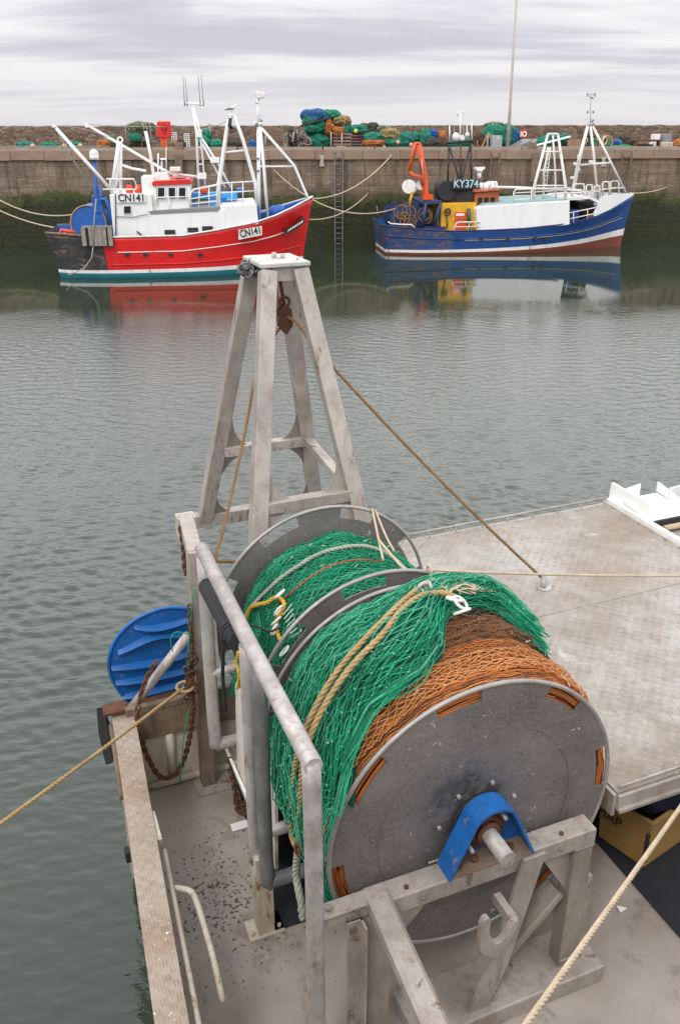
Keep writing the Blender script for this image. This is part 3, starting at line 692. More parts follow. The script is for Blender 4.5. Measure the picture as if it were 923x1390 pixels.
# near bundle: orange and brown core with a green net pulled over it
def rf_or(u, th):
    t = (u-UN)/(U2-UN); d = max(0, math.cos(th))
    return .775+.025*math.sin(PI*min(1, max(0, t*1.1)))+.028*nzf(u, th, 3.3, 7)+.012*nzf(u, th, 12, 2)+.05*d*max(0, 1-abs(t-.15)*3)
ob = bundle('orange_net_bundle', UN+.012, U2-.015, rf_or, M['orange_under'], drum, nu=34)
bpx = [(472, 1100), (484, 1037), (513, 968), (540, 950), (574, 926), (602, 888), (603, 852), (623, 838), (643, 838), (668, 843), (699, 857), (728, 876), (750, 893)]
bnd = sorted([(cyl(x, y, .81)[1], cyl(x, y, .81)[0]) for x, y in bpx])
print('boundary', [(round(math.degrees(a)), round(u, 2)) for a, u in bnd])
def ub(th):
    th = th % (2*PI)
    if th > 1.7*PI: th -= 2*PI
    if th <= bnd[0][0]: return bnd[0][1]
    if th >= bnd[-1][0]: return max(UN+.03, bnd[-1][1]-.3*(th-bnd[-1][0]))
    for (a, u), (b, w) in zip(bnd, bnd[1:]):
        if a <= th <= b: return u+(w-u)*(th-a)/(b-a)
def green_u(s, th): 
    b = min(ub(th), U2-.10); return b+(U2-.03-b)*s
def rf_gr(u, th):
    b = min(ub(th), U2-.10); s = max(0, min(1, (u-b)/(U2-b))); top = max(0, math.sin(th+.15))
    return .785+(.05+.075*top+.05*max(0, math.cos(th-.75)))*math.sin(PI*min(1, s*1.02+.08))**.6+.026*nzf(u, th, 3.6, 11)+.014*nzf(u, th, 10, 4)
def gsurf():
    mb = MB(); nu, nt = 22, 150; a0, a1 = R(-25), R(236)
    for i in range(nu+1):
        for j in range(nt+1):
            th = a0+(a1-a0)*j/nt; s = i/nu; u = green_u(s, th); rr = rf_gr(u, th) if 0 < i else rf_or(u, th)-.01
            mb.v.append(K(u, th, rr))
    for i in range(nu):
        for j in range(nt): a = i*(nt+1)+j; mb.face([a, a+1, a+nt+2, a+nt+1], 0, True)
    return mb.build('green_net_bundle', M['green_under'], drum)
g2 = gsurf()
mb = MB(); strands(mb, 36, green_u, rf_gr, R(-25), R(240), .0028, .004, .11, seed=14, lift=.004, wob=.005)
net(mb, 58, green_u, rf_gr, R(-25), R(238), .0027, .10, 51, lift=.012, warp=.03)
net(mb, 36, green_u, rf_gr, R(-20), R(236), .0028, .115, 52, lift=.024, drift=.06, warp=.05, knot=2.1, kmat=1)
net(mb, 24, green_u, rf_gr, R(-10), R(236), .0031, .125, 53, lift=.040, drift=-.05, warp=.06, knot=2.3, kmat=1)
# loose bights hanging off the green edge
rnd = random.Random(5)
for k in range(26):
    th0 = R(rnd.uniform(96, 150)); l = R(rnd.uniform(18, 42)); sw = rnd.uniform(.02, .13)
    pts = [K(ub(th0+l*i/12)-sw*math.sin(PI*i/12)+.01, th0+l*i/12, max(rf_or(3.3, th0), rf_gr(ub(th0)+.05, th0))+.02+.03*math.sin(PI*i/12)) for i in range(13)]
    mb.tube(pts, .0036, 4, caps=False)
mb.build('twine', [M['green_twine'], M['green_knot']], g2, recalc=False)
# orange / brown strands
def omat(s, rnd): return 1 if rnd.random() < (.15 if s < .25 else .75) else 0
OU = lambda s, th: UN+.02+.95*s*(U2-UN)
mb = MB(); strands(mb, 150, OU, rf_or, R(-60), R(250), .0024, .0025, .07, seed=24, lift=.008, wob=.004, matf=omat)
net(mb, 70, OU, rf_or, R(-55), R(245), .0021, .055, 61, lift=.010, drift=.05, warp=.04, matf=omat)
net(mb, 13, lambda s, th: UN+.07+.20*s+.02*math.sin(th*1.4), rf_or, R(10), R(225), .0028, .060, 62, lift=.026, warp=.02, knot=1.5, matf=lambda s, r: 2)
net(mb, 26, lambda s, th: UN+.33+.40*s+.05*math.sin(th*2+1), rf_or, R(-10), R(165), .0025, .062, 63, lift=.034, drift=.1, warp=.08, matf=lambda s, r: 1)
net(mb, 20, lambda s, th: UN+.40+.34*s+.06*math.sin(th*2.4), rf_or, R(0), R(150), .0025, .07, 64, lift=.055, drift=-.12, warp=.10, matf=lambda s, r: 1)
mb.build('twine', [M['orange_twine'], M['brown_twine'], M['tan_twine']], ob, recalc=False)
rnd = random.Random(11); mb = MB()
for k in range(70):                       # bits of weed and feather caught in the net
    th = R(rnd.uniform(30, 150)); u = rnd.uniform(UN+.05, UF-.05)
    if U2-.02 < u < U1+.02: continue
    r = (rf_far(u, th) if u > U1 else max(rf_or(u, th), rf_gr(u, th) if u > ub(th) else 0))+.03
    p = K(u, th, r); mb.tube([p, p+Vector((rnd.uniform(-.03, .03), rnd.uniform(-.03, .03), rnd.uniform(-.01, .02)))], rnd.uniform(.002, .005), 4)
mb.build('net_debris', M['pale_rope'], drum)

# packed ends seen through the flange slots
mb = MB(); n = 90
for r in (.12, .5, .70, .80):
    for j in range(n): mb.v.append(K(UN+.03, 2*PI*j/n, r))
for i in range(3):
    for j in range(n): mb.face([i*n+j, i*n+(j+1) % n, (i+1)*n+(j+1) % n, (i+1)*n+j], 0, True)
mb.build('net_end', M['orange_under'], drum)
mb = MB()
for k in range(46):
    a0 = rnd.uniform(0, 2*PI); l = rnd.uniform(1.2, 3); r0 = .715+.09*rnd.random(); sd = rnd.uniform(0, 9)
    mb.tube([K(UN+.014+.004*math.sin(a*3+sd), a, r0+.012*mn.noise(Vector((a*3, sd, 0)))) for a in [a0+l*i/50 for i in range(51)]], .0032, 4, 0, caps=False)
mb.build('end_twine', M['orange_twine'], drum, recalc=False)
# ropes lying on the drum
def on(x, y, r): u, th = cyl(x, y, r); return K(u, th, r)
def dr(name, pts, r, mat, label, cat='rope', n=6, laid=True):
    mb = MB(); P = smooth_path(pts, n)
    if laid: rope(mb, P, r)
    else: mb.tube(P, r, 6)
    return tag(mb.build(name, M[mat]), label, cat)
gr = .965
pA = [on(x, y, gr) for x, y in ((566, 800), (545, 818), (519, 843), (492, 871), (467, 899), (442, 935), (420, 978), (408, 1008))] + [pv(401, 1040, 1.07), pv(396, 1080, 1.07), pv(394, 1110, 1.07), pv(396, 1135, 1.07), pv(404, 1152, 1.07)]
pB = [on(x, y, gr+.01) for x, y in ((626, 817), (608, 806), (588, 805), (568, 810), (545, 828), (519, 861), (492, 888), (467, 917), (442, 955), (424, 992))] + [pv(412, 1030, 1.065), pv(408, 1075, 1.065), pv(406, 1110, 1.065), pv(405, 1150, 1.065)]
mb = MB(); rope(mb, smooth_path(pA, 6), .0165); rope(mb, smooth_path(pB, 6), .0165)
tag(mb.build('rope', M['tan_rope']), 'doubled thick tan rope draped over the near green net and hanging by the railing', 'rope')
mb = MB(); q = pv(405, 1155, 1.05); mb.torus(q+ZZ*.01, VV+UU*.6, .04, .011, 16, 6, sx=.5); tag(mb.build('shackle', M['rust']), 'rusty shackle joining the tan rope to its frayed green tail', 'shackle')
mb = MB(); rope(mb, smooth_path([pv(404, 1158, 1.06), pv(402, 1185, 1.06), pv(406, 1210, 1.06), pv(410, 1232, 1.06), pv(411, 1250, 1.06)], 5), .022, strands=4)
for k in range(14):
    a = pv(410, 1225, 1.06); mb.tube([a, a+Vector((rnd.uniform(-.03, .03), rnd.uniform(-.03, .03), -rnd.uniform(.05, .13)))], .004, 4)
tag(mb.build('rope_tail', M['grey_rope']), 'frayed greenish rope tail hanging below the rusty shackle', 'rope')
mb = MB()
for (x, y, a, b) in ((617, 813, .3, .2), (625, 818, -.4, .5), (627, 830, .8, -.2)):
    p = on(x, y, gr+.03); nrm = (p-L(p.dot(UU), VC, ZC)).normalized(); mb.torus(p, nrm+UU*a+VV*b, .042, .0085, 18, 6)
tag(mb.build('ring_cluster', M['pvc']), 'three white plastic rings clipped together on top of the near green net', 'rings')
mb = MB(); rnd = random.Random(21)
for k in range(16):
    x0, y0 = rnd.uniform(555, 640), rnd.uniform(788, 803); P = []
    for i in range(7): P.append(on(x0+i*rnd.uniform(4, 11), y0+rnd.uniform(-5, 7), .94+rnd.uniform(0, .04)))
    mb.tube(smooth_path(P, 3), .0045, 5)
tag(mb.build('cord_tangle', M['pale_rope']), 'tangle of thin pale cords along the crest of the near green net', 'cord')
p = on(575, 798, .96); mb = MB(); mb.torus(p, UU, .03, .012, 14, 6); mb.torus(p+VV*.03, VV, .03, .010, 14, 6); tag(mb.build('shackle', M['galv']), 'grey shackle at the flange where the tan ropes start', 'shackle')
dr('rope', [K(*cyl(x, y, .70), .70) for x, y in ((338, 828), (352, 812), (378, 787), (405, 768), (435, 751), (472, 742), (500, 742), (527, 752), (548, 770), (560, 785))], .013, 'grey_rope', 'grey green laid rope wound across the far green net')
dr('cord', [K(*cyl(x, y, .70), .70) for x, y in ((378, 819), (398, 802), (422, 783), (449, 768), (485, 760), (521, 762))], .0045, 'red_cord', 'thin red cord laid across the far green net', 'cord', laid=False)
def yr(pts): return [K(*cyl(x, y, .72), .72) for x, y in pts]
mb = MB(); rope(mb, smooth_path(yr(((334, 838), (340, 825), (352, 820), (362, 818), (372, 812), (380, 812), (386, 820), (380, 835), (375, 848), (378, 862), (383, 872))), 5), .014)
rope(mb, smooth_path([pv(324, 885, 1.12), pv(322, 900, 1.12), pv(325, 915, 1.12), pv(323, 935, 1.12)], 5), .014)
tag(mb.build('rope', M['yellow_rope']), 'short yellow rope threaded through white rings at the left of the far net', 'rope')
rt = thing('ring_chain', K(*cyl(378, 840, .75), .75), 'chain of white plastic rings on the yellow rope at the left of the far net', 'rings')
for x, y in ((380, 806), (378, 829), (375, 843), (373, 855), (386, 884)):
    p = K(*cyl(x, y, .75), .75); mb = MB(); mb.torus(p, UU*rnd.uniform(.2, 1)+ZZ*rnd.uniform(.3, 1)-VV*.7, .036, .0075, 16, 6); mb.build('ring', M['pvc'], rt)
mb = MB()
for k in range(7):
    a = K(*cyl(384+k*2, 835+k*5, .74), .74); b = K(*cyl(396+k*1.5, 820+k*6.5, .74), .74); mb.tube([a, b], .003, 4)
mb.build('ring_ties', M['pvc'], rt)
mb = MB()
for off in (0, 3, 6, -3):
    rope(mb, smooth_path([pv(345+off, 832, 1.30), pv(348+off, 850, 1.25), pv(344+off, 868, 1.2), pv(330+off, 890, 1.14), pv(318+off/2, 920, 1.12), pv(312+off, 945, 1.12)], 4), .006)
tag(mb.build('rope_tail', M['green_twine']), 'bunch of pale green rope ends hanging by the black sleeve', 'rope')
mb = MB(); mb.tube(smooth_path([K(UF, *cyl(501, 691, RD)[1:], RD+.02), K(*cyl(514, 733, .76), .76), K(*cyl(520, 760, .75), .75)], 5), .008, 6)
mb.tube(smooth_path([pu(509, 692, UF), K(*cyl(524, 728, .78), .78), K(*cyl(535, 748, .77), .77)], 5), .008, 6)
mb.tube(smooth_path([K(*cyl(514, 733, .77), .77), K(*cyl(530, 752, .77), .77), K(*cyl(545, 769, .79), .79), pu(556, 776, U1)], 5), .009, 6)
tag(mb.build('lashing', M['pale_rope']), 'pale cords lashing the far green net to the rim of the far flange', 'cord')
# rope from the middle flange off to the right
a = pu(583, 774, U1); b = pz(930, 777, 2.62); b2 = a+(b-a)*1.5
mb = MB(); rope(mb, sag(a, b2, .03, 20), .009); mb.torus(a, VV, .03, .009, 14, 6)
tag(mb.build('rope', M['pale_rope']), 'thin tan rope stretched level from the middle flange to the right over the platform', 'rope')

# ------------------------------------------------------------------ drum stand
st = thing('drum_stand', L(2.72, 1.9, DK), 'pale welded metal stand carrying the near end of the net drum', 'stand')
mb = MB(); mb.ubox(2.68, 2.80, 1.25, 2.56, 1.925, 2.035); o = mb.build('top_beam', M['alu'], st); bevel(o, .008)
mb = MB(); mb.ubox(2.70, 2.79, .98, 1.26, 2.02, 2.032); mb.ubox(2.70, 2.712, .98, 1.26, 1.97, 2.03); mb.disc(L(2.75, 1.05, 2.04), ZZ, .016, .03, 8); o = mb.build('end_bracket', M['alu'], st)
for v0 in (2.44,):
    mb = MB(); mb.ubox(2.69, 2.79, v0, v0+.12, DK, 1.925); o = mb.build('upright', M['alu_far'], st); bevel(o, .006)
mb = MB(); mb.ubox(2.69, 2.79, 1.24, 1.36, DK, 1.925); o = mb.build('upright', M['alu_far'], st); bevel(o, .006)
mb = MB(); mb.beam(L(2.70, 1.29, 2.04), L(1.2, 1.20, 2.02), .115, .10, bev=.02); o = mb.build('side_beam', M['alu'], st)
mb = MB(); mb.ubox(2.675, 2.685, 1.12, 1.2, DK, 1.98); mb.ubox(2.62, 2.685, 1.19, 1.2, DK, 1.98); mb.build('upright', M['alu'], st)
mb = MB(); mb.prism([L(2.672, 2.09, 2.02), L(2.672, 2.22, 2.02), L(2.668, 2.05, 1.28), L(2.66, 1.90, .92), L(2.66, 1.78, .92), L(2.668, 1.92, 1.28)], -UU*.02); o = mb.build('flat_brace', M['alu'], st)
mb = MB(); mb.prism([L(2.73, 2.44, 1.60), L(2.73, 2.24, 1.925), L(2.73, 2.46, 1.925)], UU*.012); mb.build('gusset', M['alu'], st); mb = MB(); mb.prism([L(2.73, 1.36, 1.62), L(2.73, 1.62, 1.925), L(2.73, 1.34, 1.925)], UU*.012); mb.build('gusset', M['alu'], st)
mb = MB(); mb.beam(L(2.76, 2.40, 1.60), L(2.76, 1.98, 1.15), .05, .13, UU, bev=.01); mb.build('diagonal_brace', M['alu_far'], st)
mb = MB(); mb.ubox(2.60, 2.92, 1.5, 2.70, DK, 1.02); o = mb.build('foot_box', M['alu'], st); bevel(o, .01)
mb = MB(); mb.ubox(2.70, 2.78, 2.562, 2.60, DK, 1.66); mb.build('side_channel', M['rust_plate'], st)
# hook
mb = MB(); path = [(640, 1243), (655, 1226), (664, 1237), (668, 1262), (676, 1277), (690, 1272), (700, 1258), (712, 1250)]
hk = [(-.10, .20), (-.085, .235), (-.055, .235), (-.045, .20), (-.045, .12), (-.01, .05), (.03, .04), (.085, .12), (.12, .15), (.13, .10), (.075, .01), (.03, -.05), (-.03, -.045), (-.085, .01), (-.10, .08)]
hc = pu(668, 1275, 2.52); o = MB().prism(smooth_path([hc+VV*a*.95+ZZ*(b-.03) for a, b in hk+hk[:1]], 4)[:-1], -UU*.035).build('hook', M['alu'], st); bevel(o, .004)
MB().ubox(2.5, 2.67, 1.93, 1.97, 1.78, 1.84).build('hook_arm', M['alu'], st)
# weld beads where the members meet
def weld(pts, r=.0065):
    P = resample(smooth_path(pts, 4), .008); MB().tube([p+Vector((0, 0, .0015*math.sin(i*1.9))) for i, p in enumerate(P)], [r*(1+.25*math.sin(i*2.3)) for i in range(len(P))], 6).build('weld_bead', M['rim'], st)
weld([L(2.676, 1.245, 1.98), L(2.676, 1.245, 2.04), L(2.68, 1.29, 2.095), L(2.676, 1.345, 2.04), L(2.676, 1.345, 1.99)])
weld([L(2.655, 2.085, 2.022), L(2.655, 2.225, 2.022)]); weld([L(2.685, 2.436, 1.922), L(2.685, 2.562, 1.922)]); weld([L(2.812, 1.62, 2.037), L(2.812, 2.2, 2.037)])
weld([L(2.685, 2.438, DK+.18), L(2.685, 2.562, DK+.18)]); weld([L(2.52, 1.93, 1.845), L(2.52, 1.97, 1.845)])
for v in (1.45, 2.36): MB().disc(L(2.72, v, 2.04), ZZ, .013, .012, 6).build('bolt', M['rust'], st)
for v in (1.52, 2.33): MB().disc(L(2.674, v, 1.98), UU, .011, .012, 6).build('bolt', M['galv_dark'], st)
# blue bearing bracket: a bent band over a back plate
bb = thing('bearing_bracket', L(2.74, VC, 2.035), 'bright blue arched bearing bracket bolted on the stand, holding the drum shaft', 'bracket')
arc = [(-.25, 2.036), (-.105, 2.28)] + [(-.132*math.cos(a)*1.0, 2.285+.115*math.sin(a)) for a in [R(18+k*12) for k in range(13)]] + [(.105, 2.28), (.25, 2.036)]
arc = [arc[0]] + arc[2:-2] + [arc[-1]]
mb = MB(); t = .014; n = len(arc)
inner = []
for i, (a, z) in enumerate(arc):
    pa = Vector(arc[max(0, i-1)]); pb2 = Vector(arc[min(n-1, i+1)]); d = (pb2-pa).normalized(); inner.append((a+d.y*t, z-d.x*t))
for i in range(n):
    for (a, z) in (arc[i], inner[i]):
        for u in (2.672, 2.80): mb.v.append(L(u, VC+a, z))
for i in range(n-1):
    k = i*4; mb.face([k, k+1, k+5, k+4]); mb.face([k+2, k+6, k+7, k+3]); mb.face([k, k+4, k+6, k+2]); mb.face([k+1, k+3, k+7, k+5])
mb.face([0, 2, 3, 1]); k = (n-1)*4; mb.face([k, k+1, k+3, k+2]); mb.build('band', M['blue'], bb)
MB().prism([L(2.788, VC+a*.97, z-.004) for a, z in arc], UU*.010).build('back_plate', M['blue'], bb)
MB().prism([L(2.674, VC-.235, 2.037), L(2.674, VC+.235, 2.037), L(2.79, VC+.235, 2.037), L(2.79, VC-.235, 2.037)], ZZ*.008).build('base_plate', worn('rusted_base_plate', (.20, .15, .11), .8, 0, .4, (.08, .04, .02), .8, 12, 1, 60, (.22, .11, .045), .3), bb)
for v in (-.16, -.07, .05, .14): MB().disc(L(2.735, VC+v, 2.055), ZZ, .020, .025, 6).build('bolt', M['rust'], bb)
mb = MB(); mb.torus(L(2.76, VC, ZC), UU, .075, .018, 24, 8); mb.torus(L(2.73, VC, ZC), UU, .055, .014, 24, 8); mb.disc(L(2.775, VC, ZC), UU, .115, .02, 24); mb.build('bearing', M['rust'], bb)
for a_, b_ in ((-.10, -.06), (.08, .09)): MB().disc(L(2.74, VC+a_, ZC+b_), UU, .012, .07, 6).build('grease_bolt', M['galv'], bb)
mb = MB(); mb.disc(L(2.815, VC, ZC+.02), UU, .165, .018, 30); mb.build('hub_plate', M['rubber'], drum)

# ropes round the frame edges
mb = MB(); a = pu(252, 932, 4.95); b = pz(0, 1106, 2.1); P = sag(a, a+(b-a)*2.6, .06, 30)
rope(mb, P, .012); mb.torus(a, ZZ, .06, .012, 16, 6); tag(mb.build('mooring_rope', M['tan_rope']), 'tan mooring rope running from the stern column out to the lower left', 'rope')
mb = MB(); a = pz(930, 1084, 2.35); b = pz(775, 1300, 2.9); d = b-a; rope(mb, sag(a-d*.63, b+d*1.6, .02, 22), .0115)
tag(mb.build('mooring_rope', M['pale_rope']), 'pale rope slanting down across the lower right corner', 'rope')
# ------------------------------------------------------------------ far side: harbour wall
def YW(x): return 43.6+.08*x
QN = Vector((-.08, 1, 0)).normalized(); QX = Vector((1, .08, 0)).normalized(); QO = Vector((0, 43.6, 0)); QZ = 4.28
def Q(s, n, z): return QO+QX*s+QN*n+ZZ*z              # along the wall, behind its face, up
def qpt(x, y, n=0.0): return hit(x, y, QN, QO.dot(QN)+n)
def qs(x, n=0.0, y=200): return (qpt(x, y, n)-QO).dot(QX)
def quay_face_mat():
    m, nt, p = newmat('tide_stained_concrete')
    g = N(nt, 'ShaderNodeNewGeometry').outputs['Position']; z = N(nt, 'ShaderNodeSeparateXYZ', inp={0: g}).outputs[2]
    v = coords(nt); vh = coords(nt, (.35, .35, 2.2)); vv = coords(nt, (2.2, 2.2, .25))
    a = nz(nt, v, .7, 8, .68); b = nz(nt, vh, 2.2, 7, .7); c = nz(nt, vv, 1.3, 6, .7); f = nz(nt, v, 9, 5, .7)
    col = mix(nt, ramp(nt, a, [(.32, 0.0), (.68, 1.0)]), (.27, .195, .135), (.125, .092, .070))
    col = mix(nt, ramp(nt, b, [(.52, 0.0), (.66, .7)]), col, (.33, .265, .20)); col = mix(nt, ramp(nt, c, [(.48, 0.0), (.60, .8)]), col, (.085, .062, .045))
    col = mix(nt, ramp(nt, f, [(.5, 0.0), (.75, .6)]), col, (.10, .082, .064))
    zz = mth(nt, 'ADD', z, mth(nt, 'MULTIPLY', mth(nt, 'SUBTRACT', a, .5), 2.2)); zz = mth(nt, 'ADD', zz, mth(nt, 'MULTIPLY', mth(nt, 'SUBTRACT', c, .5), 1.0))
    t = mth(nt, 'DIVIDE', zz, 5.0)
    col = mix(nt, ramp(nt, t, [(.44, .9), (.52, 0.0)]), col, (.075, .068, .032))
    moss = mix(nt, ramp(nt, f, [(.35, 0.0), (.62, 1.0)]), (.075, .095, .012), (.030, .036, .012))
    col = mix(nt, ramp(nt, t, [(.38, 0.0), (.405, 1.0), (.44, .9), (.475, 0.0)]), col, moss)
    low = mix(nt, ramp(nt, f, [(.4, 0.0), (.62, 1.0)]), (.038, .042, .013), (.013, .015, .008)); low = mix(nt, ramp(nt, b, [(.56, 0.0), (.7, .8)]), low, (.045, .032, .02))
    col = mix(nt, ramp(nt, t, [(.38, 1.0), (.41, 0.0)]), col, low)
    sxx = N(nt, 'ShaderNodeSeparateXYZ', inp={0: g}); bv = N(nt, 'ShaderNodeCombineXYZ', inp={0: mth(nt, 'ADD', sxx.outputs[0], mth(nt, 'MULTIPLY', f, .12)), 1: mth(nt, 'ADD', z, mth(nt, 'MULTIPLY', a, .12)), 2: 0.0}).outputs[0]
    br = N(nt, 'ShaderNodeTexBrick', inp={'Vector': bv, 'Scale': 1.0, 'Mortar Size': .022, 'Brick Width': 1.3, 'Row Height': .46, 'Mortar Smooth': .4, 'Color1': (.75, .75, .75, 1), 'Color2': (1.15, 1.12, 1.1, 1), 'Mortar': (.45, .42, .40, 1)})
    col = mix(nt, .28, col, br.outputs['Color'], 'MULTIPLY')
    setp(nt, p, col=col, rough=.9); bump(nt, p, mth(nt, 'SUBTRACT', mth(nt, 'ADD', b, f), mth(nt, 'MULTIPLY', br.outputs['Fac'], .5)), .7, .05); return m
M['quay_face'] = quay_face_mat()
M['cap'] = worn('worn_cope_stone', (.27, .19, .14), .9, 0, .25, (.13, .10, .075), .6, 1.5, 1, 12, bstr=.6)
M['quay_top'] = worn('quay_paving', (.26, .23, .20), .9, 0, .2, (.12, .10, .08), .5, 1, 1, 9)
S0, S1 = -60, 60
mb = MB()
mb.box(Q(0, 4.0, QZ/2-1.5), (S1-S0, 8.0, QZ+3), (QX, QN, ZZ)); tag(mb.build('quay', M['quay_face']), kind='structure')
mb = MB(); mb.box(Q(0, 4.2, QZ+.006), (S1-S0, 7.4, .01), (QX, QN, ZZ)); tag(mb.build('quay_paving', M['quay_top']), kind='structure')
cp = thing('quay_coping', Q(0, .2, QZ), 'worn brownish stone coping running along the top edge of the far harbour wall', 'coping')
rnd = random.Random(3); s = S0; mb = MB(); k = 0
while s < S1:
    l = rnd.uniform(1.2, 2.4); mb.box(Q(s+l/2, .20+rnd.uniform(-.015, .015), QZ-.15+rnd.uniform(-.012, .012)), (l-.02, .62, .42), (QX, QN, ZZ)); s += l
mb.build('cope_stone', M['cap'], cp)
mb = MB(); s = S0
while s < S1:
    l = rnd.uniform(2.5, 4.5); mb.box(Q(s+l/2, .55, QZ+.12+rnd.uniform(-.01, .01)), (l-.06, .20, .13), (QX, QN, ZZ)); s += l
mb.build('kerb_timber', worn('weathered_kerb', (.30, .26, .215), .9, 0, .2, (.12, .09, .07), .6, 2, 1, 20), cp)
# rubble parapet behind
def rubble_mat():
    m, nt, p = newmat('rubble_masonry')
    g = N(nt, 'ShaderNodeNewGeometry').outputs['Position']; sx = N(nt, 'ShaderNodeSeparateXYZ', inp={0: g})
    v = N(nt, 'ShaderNodeCombineXYZ', inp={0: sx.outputs[0], 1: sx.outputs[2], 2: 0.0}).outputs[0]
    w = nz(nt, coords(nt), 2.5, 3, .6); wv = N(nt, 'ShaderNodeCombineXYZ', inp={0: w, 1: w, 2: 0.0}).outputs[0]
    v2 = N(nt, 'ShaderNodeVectorMath', operation='MULTIPLY_ADD', inp={0: wv, 1: (.22, .22, 0), 2: v}).outputs[0]
    v3 = N(nt, 'ShaderNodeMapping', inp={'Vector': v2, 'Scale': (3.1, 7.0, 1)}).outputs[0]
    vo = N(nt, 'ShaderNodeTexVoronoi', feature='F1', inp={'Vector': v3, 'Scale': 1.0, 'Randomness': .8}); ed = N(nt, 'ShaderNodeTexVoronoi', feature='DISTANCE_TO_EDGE', inp={'Vector': v3, 'Scale': 1.0, 'Randomness': .8}).outputs['Distance']
    r = N(nt, 'ShaderNodeSeparateColor', inp={0: vo.outputs['Color']}).outputs[0]
    col = ramp(nt, r, [(0, (.085, .05, .038)), (.3, (.17, .095, .066)), (.6, (.25, .155, .11)), (.85, (.20, .15, .11)), (1, (.30, .23, .17))])
    f = nz(nt, coords(nt), 12, 6, .7); col = mix(nt, ramp(nt, f, [(.4, 0.0), (.7, .7)]), col, (.09, .065, .05))
    big = nz(nt, coords(nt), .35, 4, .6); col = mix(nt, ramp(nt, big, [(.45, 0.0), (.7, .5)]), col, (.13, .12, .07))
    col = mix(nt, ramp(nt, ed, [(.0, 1.0), (.09, 0.0)]), col, (.075, .06, .05))
    setp(nt, p, col=col, rough=.95); bump(nt, p, mth(nt, 'ADD', mth(nt, 'MINIMUM', ed, .2), mth(nt, 'MULTIPLY', f, .2)), .9, .08); return m
M['rubble'] = rubble_mat()
mb = MB(); n = 520
for j, (dn, zf) in enumerate(((7.0, 0), (7.0, .75), (7.04, 1), (7.45, 1.02), (8.1, 1.0), (8.1, -1.5))):
    for i in range(n+1):
        s = S0+(S1-S0)*i/n; zt = 1.13+.05*mn.noise(Vector((s*1.3, 0, 0)))+.045*mn.noise(Vector((s*5, 2, 0)))+.02*math.sin(s*.1)
        mb.v.append(Q(s, dn+.03*mn.noise(Vector((s*3, j, 1))), QZ-.02+(zt*zf if zf >= 0 else -4)))
for j in range(5):
    for i in range(n): a = j*(n+1)+i; mb.face([a, a+1, a+n+2, a+n+1])
tag(mb.build('parapet_wall', M['rubble']), 'long brown rubble stone parapet wall along the back of the far quay', 'wall')

# ------------------------------------------------------------------ water
def water_mat():
    m, nt, p = newmat('harbour_water')
    v = coords(nt); big = nz(nt, v, .10, 3, .5)
    col = mix(nt, ramp(nt, big, [(.3, 0.0), (.7, 1.0)]), (.018, .030, .018), (.026, .040, .025))
    setp(nt, p, col=col, rough=.035); p.inputs['IOR'].default_value = 1.62
    f = nz(nt, N(nt, 'ShaderNodeMapping', inp={'Vector': v, 'Scale': (5.5, 13, 8), 'Rotation': (0, 0, .25)}).outputs[0], 1.0, 3, .5)
    yq = N(nt, 'ShaderNodeSeparateXYZ', inp={0: N(nt, 'ShaderNodeNewGeometry').outputs['Position']}).outputs[1]
    f = mth(nt, 'MULTIPLY', f, ramp(nt, mth(nt, 'DIVIDE', mth(nt, 'ADD', yq, mth(nt, 'MULTIPLY', mth(nt, 'SUBTRACT', nz(nt, v, .35, 4, .6), .5), 9.0)), 50.0), [(.0, .1), (.14, .6), (.3, 1.0), (.46, .9), (.53, .30), (.58, .05), (.66, .012)]))
    bump(nt, p, f, 1.0, .016); return m
M['water'] = water_mat()
import numpy as np
